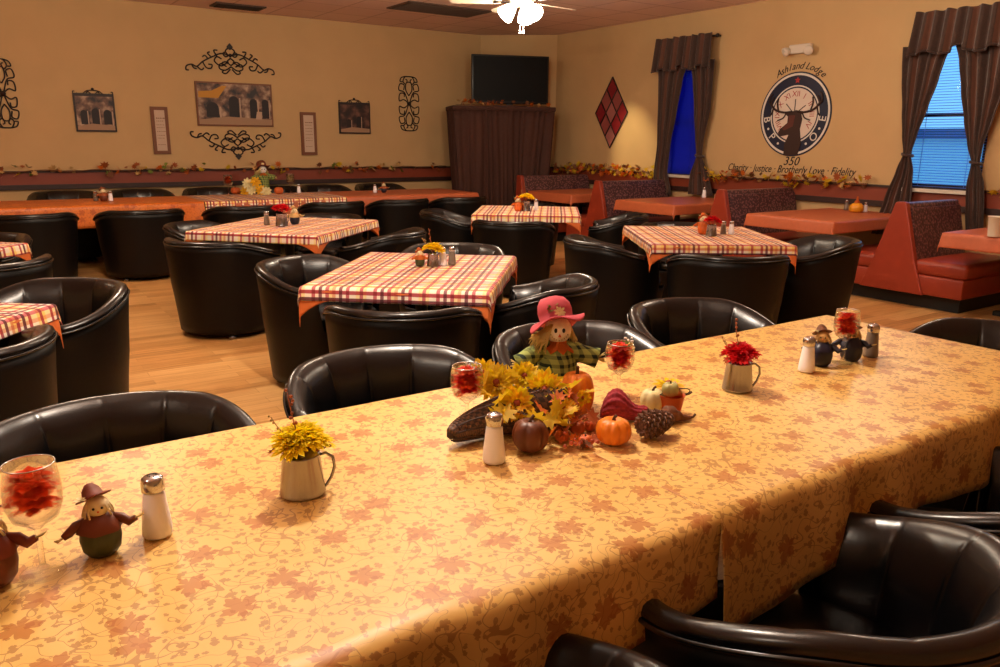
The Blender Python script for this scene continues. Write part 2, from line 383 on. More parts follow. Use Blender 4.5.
# window units
def window(k, W, slat, tilt, step):
    y0, y1, z0, z1 = W; r = bpy.data.objects.new('window_%d' % k, None); COL.objects.link(r); r['kind'] = 'structure'; r.location = (RX, (y0+y1)/2, z0)
    hy = (y1-y0)/2; hz = z1-z0; fr = MB(); X = .06
    for sy in (-1, 1): fr.box((X, sy*(hy-.02), hz/2), (.05, .04, hz))
    fr.box((X, 0, .02), (.05, 2*hy, .04)); fr.box((X, 0, hz-.02), (.05, 2*hy, .04)); fr.box((X, 0, hz*.5), (.04, 2*hy, .035))
    fr.build('window_frame', 'window_frame', r)
    MB().box((X+.005, 0, hz/2), (.006, 2*hy-.06, hz-.06)).build('pane', 'pane_glass', r)
    MB().box((-.02, 0, -.018), (.12, 2*hy+.06, .036)).build('window_sill', 'sill_white', r)
    bl = MB(); z = .02
    while z < hz-.03:
        c = Vector((.018, 0, z)); w = .012
        vs = []
        for a in (-1, 1):
            for y in (-hy+.012, hy-.012): vs.append((c.x + a*w*cos(tilt), y, c.z + a*w*sin(tilt)))
        bl.add(vs, [(0, 1, 3, 2)], 0, None, False); z += step
    bl.box((.018, 0, hz-.02), (.03, 2*hy-.02, .03))
    for y in (-hy*.6, hy*.55): bl.box((.018, y, hz/2), (.003, .004, hz-.04))
    bl.build('window_blind', slat, r, solid=.0012)
window(1, W1, 'blind_dark', radians(68), .022)
window(2, W2, 'blind_slat', radians(14), .026)
# outside: snowy yard and a far building seen through the blinds
m = MB(); m.plate([(RX+.3, -12), (40, -12), (40, 30), (RX+.3, 30)], -.35, -.25); struct(m, 'ground', 'outdoor_snow')
bd = thing('building', 'pale far building seen through the blinds of the right window', 'building', (20, 8, -.25))
MB().box((0, 0, .9), (5, 18, 1.8)).build('wall', 'outdoor_wall', bd)
MB().box((0, 0, 1.9), (5.4, 18.4, .2)).build('roof', 'outdoor_dark', bd)
for y in (-5, -1.5, 2.5): MB().box((-2.52, y, .95), (.06, 1.3, .8)).build('window', 'outdoor_dark', bd)
# ---------------------------------------------------------------- curtains
def interp(tab, z):
    tab = sorted(tab)
    if z <= tab[0][0]: return tab[0][1:]
    for a, b in zip(tab, tab[1:]):
        if z <= b[0]:
            t = (z-a[0])/(b[0]-a[0]); t = t*t*(3-2*t)*.5 + t*.5
            return tuple(a[i]+(b[i]-a[i])*t for i in range(1, len(a)))
    return tab[-1][1:]
def curtain_panel(root, pts, tie_z, X=-.1, n=5):
    """pts: (z, y_left, y_right) rows in local space of the root"""
    m = MB(); z0 = min(p[0] for p in pts); z1 = max(p[0] for p in pts)
    nu, nv = 60, 40
    def fn(u, v):
        z = z0 + (z1-z0)*v; a, b = interp(pts, z); w = abs(b-a)
        amp = min(.032, .010+.09*w/n*2)
        return (X - amp*cos(u*n*2*pi) - .012*sin(u*3*pi), a+(b-a)*u + .006*sin(9*z+u*20)*w, z)
    m.grid(fn, nu, nv, 0)
    for k, f in enumerate(m.f):
        u = (k // (nv-1))/(nu-1)
        if (u*n) % 2 > 1.15 and (u*n) % 2 < 1.85: m.mi[k] = 1
    p = m.build('curtain_panel', ['curtain_dark', 'curtain_stripe'], root, solid=.006)
    if tie_z:
        a, b = interp(pts, tie_z); c = (a+b)/2; w = abs(b-a)/2+.012
        t = MB(); t.tube([(X + .05*cos(q/16*2*pi), c + w*sin(q/16*2*pi), tie_z+.01*sin(q/8*pi)) for q in range(16)], .014, 6, closed=True)
        t.build('tieback', 'curtain_dark', p)
def curtains(name, label, yl, yr, ztop, zval, left, right, tl, tr):
    r = thing(name, label, 'curtain', (RX, 0, 0))
    rod = MB(); rod.tube([(-.07, yl-.02, ztop-.03), (-.07, yr+.02, ztop-.03)], .012, 8)
    for y in (yl, yr): rod.ball((-.07, y, ztop-.03), .025); rod.box((-.035, y*.97+yr*.015+yl*.015, ztop-.03), (.07, .02, .02))
    rod.build('curtain_rod', 'iron', r)
    va = MB(); nfold = 9
    def fn(u, v):
        yy = yl+(yr-yl)*u; flare = 1 + .04*(1-v); yc = (yl+yr)/2
        low = zval + .05*abs(sin(u*3*pi)) + (.03 if .45 < u < .6 else 0)
        z = low + (ztop-low)*v
        return (-.15 - .03*(1-v) - (.022+.014*(1-v))*cos(u*nfold*2*pi), yc+(yy-yc)*flare, z + .008*sin(u*40))
    va.grid(fn, 90, 16)
    for k in range(len(va.f)):
        u = (k // 15)/89
        if (u*nfold) % 2 > 1.3 and (u*nfold) % 2 < 1.8: va.mi[k] = 1
    v_ = va.build('valance', ['curtain_dark', 'curtain_stripe'], r, solid=.008)
    fr = MB(); fr.tube([Vector(fn(i/89, 0)) + Vector((0, 0, -.008)) for i in range(90)], .011, 6); fr.build('valance_trim', 'curtain_dark', v_)
    curtain_panel(r, left, tl); curtain_panel(r, right, tr)
    return r
def Yz(x, y):                                  # picture point on a plane 10 cm in front of the right wall
    p = onX(x, y, RX-.1); return p.y, p.z
def rows(lst):
    out = []
    for xl, xr, y in lst:
        a = Yz(xl, y); b = Yz(xr, y); out.append(((a[1]+b[1])/2, a[0], b[0]))
    return out
y0, zt = Yz(660, 40); y1, _ = Yz(716, 35); zv = Yz(660, 73)[1]
curtains('curtain', 'dark brown curtains and valance tied back over the narrow deep blue window', y1, y0, zt, zv,
         rows([(660, 692, 60), (660, 684, 80), (659, 678, 110), (658, 671, 145), (655, 668, 170), (654, 672, 194)]),
         rows([(692, 716, 60), (694, 714, 80), (695, 711, 110), (696, 704, 140), (697, 702, 156), (691, 710, 175), (689, 714, 195)]), None, Yz(699, 156)[1])
y0, zt = Yz(915, 14); y1, _ = Yz(1024, 3); zv = Yz(903, 58)[1]
curtains('curtain', 'dark brown striped curtains and valance tied back over the bright blue window', y1, y0-.05, zt, zv,
         rows([(905, 955, 45), (904, 947, 60), (903, 940, 80), (903, 928, 110), (903, 918, 135), (904, 911, 154), (897, 914, 170), (885, 912, 200), (872, 902, 235)]),
         rows([(956, 1020, 30), (961, 1012, 60), (962, 1005, 90), (965, 994, 120), (968, 984, 145), (972, 980, 163), (967, 985, 185), (966, 985, 210), (966, 984, 240)]), Yz(907, 155)[1], Yz(976, 163)[1])
# ---------------------------------------------------------------- garlands along the rail
LEAF = [(0, -.5), (.12, -.2), (.45, -.3), (.3, -.02), (.55, .15), (.25, .2), (.3, .45), (.1, .35), (0, .62), (-.1, .35), (-.3, .45), (-.25, .2), (-.55, .15), (-.3, -.02), (-.45, -.3), (-.12, -.2)]
def leaf(m, c, size, mi, rnd=random):
    R = Matrix.Translation(c) @ Matrix.Rotation(rnd.uniform(0, 6.28), 4, 'Z') @ Matrix.Rotation(rnd.uniform(-1.3, 1.3), 4, 'X') @ Matrix.Rotation(rnd.uniform(-1, 1), 4, 'Y') @ Matrix.Scale(size, 4)
    vs = [(0, 0, 0)] + [(x, y, .22*abs(x) + .1*y*y) for x, y in LEAF]; k = len(LEAF)
    m.add(vs, [(0, 1+i, 1+(i+1) % k) for i in range(k)], mi, None, False, R)
def garland(label, a, b, dens, sparse=.5):
    a = Vector(a); b = Vector(b); L = (b-a).length; d = (b-a)/L; r = thing('leaf_garland', label, 'garland', (a+b)/2, 0, 'autumn leaf garlands on the chair rail')
    rel = lambda p: p - (a+b)/2
    pts = [rel(a + d*(L*i/60) + Vector((0, 0, .012+.012*sin(i*1.3)))) for i in range(61)]
    MB().tube(pts, .005, 5).build('vine', 'leaf_brown', r)
    m = MB(); mats = ['leaf_yellow', 'leaf_rust', 'leaf_orange', 'leaf_brown', 'leaf_tan', 'leaf_green']
    i = 0
    while i < int(L*dens):
        t = random.random()*L
        if dens < 45 and sin(t*4.3)+sin(t*2.1+1) < sparse*2-2.2 + random.uniform(0, 1.5): i += 1; continue
        leaf(m, rel(a + d*t + Vector((random.uniform(-.03, .03), random.uniform(-.03, .03), random.uniform(-.05, .085)))), random.uniform(.05, .11), random.choice([0, 1, 1, 2, 3, 4, 4, 5] if dens < 40 else [0, 0, 0, 1, 2, 2, 3, 4])); i += 1
    tag(m.build('leaves', mats, r), kind='stuff')
    return r
gz = RT_-.012
garland('sparse autumn leaf garland on the chair rail of the back wall', (-1.2, BY-.09, gz), (6.4, BY-.09, gz), 30)
garland('bright yellow autumn leaf garland on the rail left of the narrow window', (RX-.085, 10.1, gz), (RX-.085, W1[1]+.12, gz), 75, 1)
garland('autumn leaf garland on the rail below the round emblem', (RX-.085, W1[0]-.15, gz), (RX-.085, 5.0, gz), 48, .9)
garland('rust autumn leaf garland between round emblem and the bright window', (RX-.085, 5.0, gz), (RX-.085, W2[1]+.3, gz), 34, .8)
garland('short leaf garland on the rail right of the bright window', (RX-.085, W2[0]-.18, gz), (RX-.085, 2.2, gz), 40, .8)
# ---------------------------------------------------------------- wrought iron scrolls on the back wall
def spiral(cx, cy, r, a0, turns, dirn=1, n=22, shrink=.22):
    return [(cx + r*(1-(1-shrink)*i/n)*cos(a0+dirn*turns*2*pi*i/n), cy + r*(1-(1-shrink)*i/n)*sin(a0+dirn*turns*2*pi*i/n)) for i in range(n+1)]
def scurve(pts, n=24):                          # catmull
    P_ = [Vector((p[0], p[1], 0)) for p in pts]; out = []
    P_ = [P_[0]*2-P_[1]] + P_ + [P_[-1]*2-P_[-2]]
    for i in range(1, len(P_)-2):
        for k in range(n//2):
            t = k/(n//2); a, b, c, d = P_[i-1:i+3]
            out.append(.5*((2*b)+(c-a)*t+(2*a-5*b+4*c-d)*t*t+(3*b-a-3*c+d)*t**3))
    out.append(P_[-2]); return [(p.x, p.y) for p in out]
def wallT(c): return Matrix.Translation(c) @ Matrix(((1, 0, 0, 0), (0, 0, -1, 0), (0, 1, 0, 0), (0, 0, 0, 1)))   # local xy -> x,z on the back wall, +z to the room
def crest(label, c, w, h, flip=1, R=.009):
    r = thing('iron_scroll', label, 'wall decoration', c, 0, 'iron scrolls around the large picture')
    m = MB()
    for s in (-1, 1):
        for L in ([(0, .55), (.2, .62), (.42, .45), (.62, .25), (.75, .05), (.86, .12), (.97, .05), (.99, -.1), (.93, -.12)],
                  [(.05, .3), (.22, .12), (.36, .3), (.3, .48), (.2, .4)], [(.0, .1), (.14, -.05), (.26, .02), (.24, .2), (.14, .18)],
                  [(.62, .25), (.55, .02), (.45, .0), (.42, .14), (.5, .16)], [(.75, .05), (.66, -.08), (.6, .0)],
                  [(.3, .5), (.36, .72), (.28, .74)], [(0, .9), (.1, .75), (.06, .6), (-.02, .5)], [(.02, 0), (.12, -.18), (.2, -.14), (.17, -.05)], [(.86, .12), (.82, -.02), (.76, -.05)], [(0, .62), (.1, .5), (.16, .62), (.1, .7)], [(.0, .45), (.08, .3), (.0, .15)], [(.42, .45), (.5, .6), (.45, .66)], [(.1, .1), (.2, .22), (.12, .3), (.06, .22)], [(.5, .38), (.56, .5), (.62, .44)]):
            m.tube([(s*x*w/2, flip*y*h, .012) for x, y in scurve(L, 12)], R, 6)
    d = .10*h
    m.plate([(0, flip*h*.78), (w*.035, flip*h*.9), (0, flip*h*1.06), (-w*.035, flip*h*.9)][::flip], .004, .022)
    o = m.build('scrollwork', 'iron', r); o.matrix_local = wallT((0, 0, 0)); return r
a, b, t = onY(185, 66), onY(274, 70), onY(230, 44)
W_ = b.x-a.x
crest('black iron scroll crest mounted above the large street picture', ((a.x+b.x)/2, BY, a.z-.01), W_, t.z-a.z, 1)
a, b, t = onY(190, 133), onY(281, 137), onY(236, 157)
crest('black iron scroll crest mounted upside down below the large street picture', ((a.x+b.x)/2, BY, a.z-.02), b.x-a.x, a.z-t.z, -1)
def medallion(label, cx, z0, z1, w):
    r = thing('iron_medallion', label, 'wall decoration', (cx, BY, (z0+z1)/2), 0, 'tall iron scroll medallions'); m = MB(); h = (z1-z0)/2; R = .008
    for s in (-1, 1):
        for f in (-1, 1):
            for L in ([(0, 0), (.5, .15), (.95, .1), (.9, .35), (.5, .38), (.45, .25)], [(.1, .08), (.45, .42), (.98, .5), (.85, .72), (.45, .68), (.5, .5)],
                      [(0, .3), (.3, .5), (.25, .75), (.0, .8)], [(.0, 1), (.35, .98), (.55, .82), (.3, .72), (.15, .85), (.3, .9)], [(.6, .8), (.85, .82), (.7, .95), (.3, 1)]):
                m.tube([(s*x*w/2, f*y*h, .012) for x, y in scurve(L, 12)], R, 6)
    m.ball((0, 0, .015), .032, 0, 8)
    o = m.build('scrollwork', 'iron', r); o.matrix_local = wallT((0, 0, 0))
a, b = onY(398, 76), onY(419, 131); medallion('tall black iron scroll medallion left of the television', (a.x+b.x)/2, b.z, a.z, b.x-a.x)
a, b = onY(-16, 58), onY(21, 128); medallion('tall black iron scroll medallion at the far left of the back wall', (a.x+b.x)/2, b.z, a.z, b.x-a.x)
# pictures
def picture(label, p0, p1, matn, crestd, arches, awning=False, group=None):
    a, b = onY(*p0), onY(*p1); w = b.x-a.x; h = a.z-b.z; r = thing('framed_picture', label, 'picture', ((a.x+b.x)/2, BY, (a.z+b.z)/2), 0, 'street scene pictures on the back wall')
    T = wallT((0, 0, 0))
    m = MB(); m.plate([(-w/2, -h/2), (w/2, -h/2), (w/2, h/2), (-w/2, h/2)], .002, .028); m.build('frame', 'frame_wood' if not crestd else 'iron', r).matrix_local = T
    m = MB(); q = .02; m.plate([(-w/2+q, -h/2+q), (w/2-q, -h/2+q), (w/2-q, h/2-q), (-w/2+q, h/2-q)], .028, .031)
    for (x, bw, hh) in arches:
        X0 = x*w; bw *= w; hh *= h; y0 = -h*.3
        m.plate([(X0-bw/2, y0)]+[(X0+bw/2, y0)]+[(X0+bw/2*cos(k/8*pi), y0+hh+bw/2*sin(k/8*pi)) for k in range(9)], .031, .0325, 1)
        m.plate([(X0+bw*.55, y0-.01), (X0+bw*.68, y0-.01), (X0+bw*.68, y0+hh*1.2), (X0+bw*.55, y0+hh*1.2)], .031, .033, 4)
    m.plate([(-w/2+q, -h/2+q), (w/2-q, -h/2+q), (w/2-q, -h*.33), (-w*.1, -h*.28), (-w/2+q, -h*.36)], .031, .0335, 2)
    if awning:
        m.plate([(-w*.47, h*.14), (-w*.22, h*.14), (-w*.1, h*.42), (-w*.16, h*.42), (-w*.3, h*.3), (-w*.47, h*.28)], .0335, .035, 3)
        m.plate([(w*.26, -h*.33), (w*.34, -h*.33), (w*.35, -h*.15), (w*.28, -h*.15)], .0335, .035, 4)
    m.build('picture', [matn, 'picture_arch', 'picture_path', 'picture_awning', 'picture_light'], r).matrix_local = T
    if crestd:
        m = MB()
        for s in (-1, 1):
            for L in ([(0, .12), (.3, .1), (.5, .02), (.7, .0), (.8, .04)], [(.1, .02), (.25, .08), (.35, 0)], [(.95, 0), (.97, .08), (.88, .08)]):
                m.tube([(s*x*w/2, h/2+y*h, .015) for x, y in scurve(L, 10)], .006, 5)
        m.ball((0, h/2+.15*h, .015), .018, 0, 8); m.box((0, h/2+.005, .015), (w, .02, .02))
        m.build('scroll_crest', 'iron', r).matrix_local = T
picture('large framed street picture with yellow awning between two iron scrolls', (194, 81), (273, 127), 'picture_wall', False, [(-.02, .13, .38), (.24, .1, .36), (.4, .09, .36), (-.3, .16, .2)], True)
picture('small street picture with scroll top between left medallion and plaque', (72, 94), (117, 132), 'picture_wall', True, [(-.28, .16, .3), (.0, .18, .34), (.3, .2, .3)])
picture('small dark picture with scroll top right of the second plaque', (338, 103), (370, 134), 'picture_dark', True, [(-.2, .14, .2), (.12, .14, .3)])
def text_mesh(txt, size, matn, T, parent, name='lettering', depth=.003, shear=0, align='CENTER'):
    c = bpy.data.curves.new('t', 'FONT'); c.body = txt; c.size = size; c.extrude = depth; c.align_x = align; c.align_y = 'CENTER'; c.shear = shear; c.resolution_u = 3
    o = bpy.data.objects.new('t', c); COL.objects.link(o); bpy.context.view_layer.update()
    me = bpy.data.meshes.new_from_object(o.evaluated_get(bpy.context.evaluated_depsgraph_get())); bpy.data.objects.remove(o)
    me.materials.clear(); me.materials.append(M[matn]); me.transform(T); q = bpy.data.objects.new(name, me); COL.objects.link(q); q.parent = parent; return q
def plaque(label, p0, p1, lines):
    a, b = onY(*p0), onY(*p1); w = b.x-a.x; h = a.z-b.z; r = thing('wall_plaque', label, 'plaque', ((a.x+b.x)/2, BY, (a.z+b.z)/2), 0, 'narrow plaques beside the large picture'); T = wallT((0, 0, 0))
    m = MB(); m.plate([(-w/2, -h/2), (w/2, -h/2), (w/2, h/2), (-w/2, h/2)], .002, .025); m.build('frame', 'frame_wood', r).matrix_local = T
    m = MB(); q = .042; m.plate([(-w/2+q, -h/2+q), (w/2-q, -h/2+q), (w/2-q, h/2-q), (-w/2+q, h/2-q)], .025, .028); m.build('paper', 'plaque_paper', r).matrix_local = T
    n = MB(); rnd = random.Random(len(label))
    for k, yy in enumerate([.26, .2, .12, .06, -.02, -.1, -.16, -.3]):       # illegible small print: short strokes
        x = -w*.22
        while x < w*.2:
            l = rnd.uniform(.008, .02); n.box((x+l/2, yy*h, .029), (l, .006 if k else .012, .002)); x += l+.008
    q_ = n.build('print', 'frame_wood', r); q_.matrix_local = T; tag(q_, kind='stuff')
plaque('narrow wooden plaque with pale printed panel left of the large picture', (149.5, 106.5), (171, 154), None)
plaque('narrow wooden plaque with pale printed panel right of the large picture', (299.5, 112), (317, 155), None)
# ---------------------------------------------------------------- right wall
def wallR(c): return Matrix.Translation(c) @ Matrix(((0, 0, -1, 0), (-1, 0, 0, 0), (0, 1, 0, 0), (0, 0, 0, 1)))  # local x -> -Y (to the right in view), y -> z, z -> into the room
# harlequin diamond
a, b, cL, cR = onX(612, 77), onX(609, 148), onX(596, 113), onX(628, 113)
r = thing('diamond_plaque', 'red and rose glass diamond lattice hanging left of the narrow window', 'wall decoration', (RX, (cL.y+cR.y)/2, (a.z+b.z)/2))
w = cL.y-cR.y; h = a.z-b.z; T = wallR((0, 0, 0)); e1 = Vector((w/6, h/6)); e2 = Vector((w/6, -h/6)); o0 = Vector((-w/2, 0))
mat('rose_glass', (150, 78, 72), .35); mat('red_glass', (134, 34, 40), .35); mat('peach_glass', (170, 105, 98), .35)
pick = [['red_glass', 'rose_glass', 'red_glass'], ['rose_glass', 'peach_glass', 'rose_glass'], ['peach_glass', 'red_glass', 'red_glass']]
for i in range(3):
    for j in range(3):
        c = o0 + e1*(i+.5) + e2*(j+.5); k = .86
        pl = [c - e1*.5*k - e2*.5*k, c + e2*.5*k - e1*.5*k, c + e1*.5*k + e2*.5*k, c + e1*.5*k - e2*.5*k]
        MB().plate([(p.x, p.y) for p in pl], .001, .012, T=T).build('glass_pane', pick[j][i], r)
m = MB()
for k in range(4):
    for A_, B_ in ((o0+e1*k, o0+e1*k+e2*3), (o0+e2*k, o0+e2*k+e1*3)): m.tube([(A_.x, A_.y, .009), (B_.x, B_.y, .009)], .009, 5, T=T)
m.build('lattice', 'iron', r)
# round emblem
cl, cr, ct, cb = onX(757, 115), onX(837, 110), onX(797, 73), onX(789, 155)
EC = Vector((RX, (cl.y+cr.y)/2, (ct.z+cb.z)/2)); ER = ((cl.y-cr.y)+(ct.z-cb.z))/4*.955
r = thing('lodge_emblem', 'round navy and white lodge emblem with clock face and elk head', 'emblem', EC); T = wallR((0, 0, 0))
def disc(R, z0, z1, matn, name, r0=0):
    m = MB()
    if r0: m.lathe([(r0, z0), (R, z0), (R, z1), (r0, z1), (r0, z0)], 64, T=T, cap=False, smooth=False)
    else: m.lathe([(R, z0), (R, z1)], 64, T=T, smooth=False)
    m.build(name, matn, r)
disc(ER, .001, .008, 'emblem_navy', 'backing'); disc(ER*.965, .008, .011, 'emblem_white', 'outer_ring', ER*.915)
disc(ER*.685, .008, .011, 'emblem_white', 'inner_ring', ER*.655); disc(ER*.62, .008, .0105, 'emblem_face', 'clock_face')
for k, s in enumerate(['VIII', 'IX', 'X', 'XI', 'XII', 'I', 'II', 'III', 'IV']):
    a = radians(90 + 30*(4-k)); R = ER*.48
    text_mesh(s, ER*.19, 'emblem_red', T @ Matrix.Translation((R*cos(a), R*sin(a), .0105)) @ Matrix.Rotation(a-pi/2, 4, 'Z'), r, 'numeral', .001)
for ch, ang in (('B', 188), ('P', 222), ('O', 318), ('E', 352)):
    a = radians(ang); R = ER*.8
    text_mesh(ch, ER*.27, 'emblem_white', T @ Matrix.Translation((R*cos(a), R*sin(a), .0095)) @ Matrix.Rotation(a+pi/2, 4, 'Z'), r, 'letter', .0015)
for ang in (205, 240, 300, 335):
    a = radians(ang); MB().lathe([(ER*.03, .008), (ER*.03, .011)], 12, (ER*.8*cos(a), ER*.8*sin(a), 0), T=T, smooth=False).build('dot', 'emblem_white', r)
MB().plate([(ER*.8*cos(radians(90))+ER*.085*cos(radians(90+36*k))*(1 if k % 2 == 0 else .45), ER*.8+ER*.085*sin(radians(90+36*k))*(1 if k % 2 == 0 else .45)) for k in range(10)], .008, .011, T=T).build('star', 'emblem_red', r)
m = MB()
for A_ in (35, 90, 135): m.tube([(0, 0, .012), (ER*.36*cos(radians(A_)), ER*.36*sin(radians(A_)), .012)], .005, 5, T=T)
m.build('clock_hands', 'lettering_black', r)
hd = [(-.2, -.98), (.2, -.96), (.27, -.7), (.2, -.35), (.24, -.12), (.2, 0), (.34, .05), (.2, .08), (.05, .1), (-.1, .06), (-.28, .04), (-.17, -.05), (-.17, -.2), (-.36, -.34), (-.42, -.44), (-.34, -.52), (-.2, -.5), (-.1, -.48), (-.2, -.7)]
m = MB(); m.plate([(x*ER, y*ER) for x, y in hd], .011, .017, T=T); m.build('elk_head', 'elk_brown', r)
m = MB(); m.plate([(x*ER, y*ER) for x, y in [(-.14, -.02), (.04, -.02), (0, -.28), (-.24, -.38), (-.3, -.34), (-.14, -.18)]], .017, .019, T=T); m.build('muzzle_patch', 'elk_muzzle', r)
m = MB()
for s in (-1, 1):
    for L, rr in (([(.08, .06), (.3, .05), (.55, .12), (.74, .3)], .013), ([(.45, .08), (.5, .25), (.48, .4)], .01), ([(.62, .16), (.66, .02), (.72, -.04)], .009), ([(.22, .05), (.3, -.08), (.46, -.14)], .008), ([(.74, .3), (.72, .44), (.66, .5)], .009), ([(.6, .15), (.68, .3), (.6, .42)], .009)):
        m.tube([(s*x*ER, y*ER, .018) for x, y in scurve(L, 10)], rr, 5, T=T)
m.build('antlers', 'elk_brown', r)
# lettering round the emblem (arc), number and motto
def lettering(label, parts):
    r = thing('wall_lettering', label, 'lettering', (RX, EC.y, EC.z), 0, 'lettering around the emblem')
    for txt, size, Tm, sh in parts: text_mesh(txt, size, 'lettering_black', Tm, r, 'letters', .0015, sh)
def arc(txt, R, a_mid, size, sp):
    out = []; n = len(txt)
    for i, ch in enumerate(txt):
        if ch == ' ': continue
        a = radians(a_mid - (i-(n-1)/2)*sp); out.append((ch, size, wallR((0, 0, 0)) @ Matrix.Translation((R*cos(a), R*sin(a), .004)) @ Matrix.Rotation(a-pi/2, 4, 'Z'), .4))
    return out
lettering('dark script reading Ashland Lodge arched over the round emblem', arc('Ashland', ER*1.13, 104, ER*.23, 5.6) + arc('Lodge', ER*1.13, 66, ER*.23, 6.2))
p = onX(791, 161.5)
lettering('dark number 350 directly below the round emblem', [('350', ER*.3, wallR((0, p.y-EC.y, p.z-EC.z)) @ Matrix.Translation((0, 0, .004)), .3)])
p, q = onX(727, 168), onX(856, 172)
L_ = lettering('dark script reading Charity Justice Brotherly Love Fidelity above the rail', [('Charity \u00b7 Justice \u00b7 Brotherly Love \u00b7 Fidelity', .124, wallR((0, (p.y+q.y)/2-EC.y, RT_+.115-EC.z)) @ Matrix.Translation((0, 0, .004)) @ Matrix.Scale(.82, 4, (1, 0, 0)), .35)])
# emergency light above the emblem
a, b = onX(788, 50), onX(817, 48)
r = thing('emergency_light', 'white twin head emergency light on the wall above the emblem', 'emergency light', (RX, (a.y+b.y)/2, (a.z+b.z)/2))
w = a.y-b.y; T = wallR((0, 0, 0))
MB().rbox((0, 0, .03), (w*.75, .1, .058), .015, T=T).build('housing', 'white_plastic', r)
for s in (-1, 1):
    mb = MB(); mb.lathe([(.001, .0), (.03, .01), (.05, .05), (.052, .075), (.04, .08), (.001, .082)], 18, T=T @ Matrix.Translation((s*w*.33, .0, .05)) @ Matrix.Rotation(s*.5, 4, 'Y') @ Matrix.Rotation(.5, 4, 'X')); mb.build('lamp_head', 'white_plastic', r)
# ---------------------------------------------------------------- ceiling fan and vents
FP = on(522, 13, 2.585)
r = thing('ceiling_fan', 'white ceiling fan with glowing glass light kit', 'ceiling fan', (FP.x, FP.y, CZ))
z = -CZ
MB().lathe([(.0, 0), (.075, -.002), (.07, -.05), (.02, -.07), (.015, -.07), (.015, -.24)], 24).build('canopy', 'fan_white', r)
MB().lathe([(.02, -.22), (.1, -.24), (.13, -.27), (.13, -.33), (.09, -.36), (.05, -.37), (.05, -.385), (.001, -.385)], 28).build('motor', 'fan_white', r)
for k in range(5):
    a = k*2*pi/5 + .1; T = Matrix.Rotation(a, 4, 'Z') @ Matrix.Translation((0, 0, -.345)) @ Matrix.Rotation(.2, 4, 'X')
    m = MB(); m.plate([(.2, -.045), (.24, -.06), (.6, -.072), (.66, -.06), (.69, 0), (.66, .06), (.6, .072), (.24, .06), (.2, .045)], -.004, .004, T=T)
    bl = m.build('blade', 'fan_white', r)
    m = MB(); m.plate([(.08, -.02), (.2, -.015), (.27, -.035), (.27, .035), (.2, .015), (.08, .02)], -.009, -.004, T=T); m.build('blade_bracket', 'steel', bl)
for k in range(3):
    a = k*2*pi/3 + .7; T = Matrix.Rotation(a, 4, 'Z') @ Matrix.Translation((.07, 0, -.375)) @ Matrix.Rotation(-.8, 4, 'Y') @ Matrix.Scale(1.25, 4)
    MB().lathe([(.02, .0), (.03, -.02), (.05, -.06), (.068, -.11), (.06, -.125), (.001, -.13)], 20, T=T).build('lamp_shade', 'lamp_glass', r)
for s in (-1, 1):
    m = MB(); m.tube([(s*.02, 0, -.38), (s*.02, 0, -.60)], .0025, 5); m.ball((s*.022, 0, -.61), .016, 0, 8); m.build('pull_chain', 'chrome', r)
p = on(238, 6, CZ)
r = thing('ceiling_vent', 'small dark slotted ceiling vent near the large picture', 'ceiling vent', (p.x, p.y, CZ-.008), 0, 'dark ceiling vents')
MB().box((0, 0, 0), (.62, .34, .016)).build('frame', 'vent_dark', r)
m = MB(); [m.box((0, -.12+.04*k, -.012), (.54, .022, .01)) for k in range(7)]; m.build('louvres', 'vent_slot', r)
p = on(440, 9, CZ)
r = thing('ceiling_vent', 'wide square ceiling diffuser left of the fan', 'ceiling vent', (p.x, p.y, CZ-.008), 0, 'dark ceiling vents')
MB().box((0, 0, 0), (1.2, .62, .016)).build('frame', 'vent_dark', r)
m = MB(); [m.box((0, -.24+.06*k, -.012), (1.1, .02, .01)) for k in range(9)]; m.build('louvres', 'vent_dark', r)
# ---------------------------------------------------------------- television and draped stand in the corner
dv = Vector((C2[0]-C1[0], C2[1]-C1[1], 0)).normalized(); ang = atan2(-.35, .94)
SP = Vector((6.86, 10.12, 0))
def scr_scale(p): return F/((Vector((p[0], p[1], 1.9))-CAM).dot(FW))
k_ = scr_scale(SP)
SW = 104/k_; ST = top_z(SP, 107); SBt = 84/k_
r = thing('draped_stand', 'tall television stand skirted in pleated brown fabric in the corner', 'stand', SP, ang)
MB().rbox((0, 0, ST-.025), (SW, .62, .05), .012).build('top', 'skirt_fabric', r)
def fn(u, v):
    per = 2*(SW*.98+.58); d = u*per; hw = SW*.49*(1-.17*(1-v)); hd_ = .29*(1-.1*(1-v)); L = [2*hw, 2*hd_, 2*hw, 2*hd_]; f = u*4; sd = min(3, int(f)); t = f-sd
    cs = [(-hw, -hd_), (hw, -hd_), (hw, hd_), (-hw, hd_)]; A_ = cs[sd]; B_ = cs[(sd+1) % 4]
    x = A_[0]+(B_[0]-A_[0])*t; y = A_[1]+(B_[1]-A_[1])*t; nx, ny = [(0, -1), (1, 0), (0, 1), (-1, 0)][sd]
    am = (.02+.026*(1-v))*(.6+.4*sin(t*23))*cos(t*(17 if sd % 2 == 0 else 6)*2*pi + 2.0*sin(v*2.6+t*9)+1.2*sin(t*37)) * min(1, 8*t, 8*(1-t)) + .01*sin(31*t+3*v)
    return (x+nx*am, y+ny*am, .02+(ST-.07)*v)
m = MB(); m.grid(fn, 401, 12); m.build('skirt', 'skirt_fabric', r, solid=.006)
m = MB(); m.tube([Vector(fn(i/160, 1))*1.0 + Vector((0, 0, .0)) for i in range(161)], .02, 6); m.build('hem_band', 'skirt_fabric', r)
TVp = SP + Vector((.02*cos(ang), .02*sin(ang), ST)); tw = 79/k_; th = top_z(SP, 55.5)-ST
r = thing('television', 'black flat screen television standing on the draped corner stand', 'television', TVp+Vector((.13, -.04, .0)), ang)
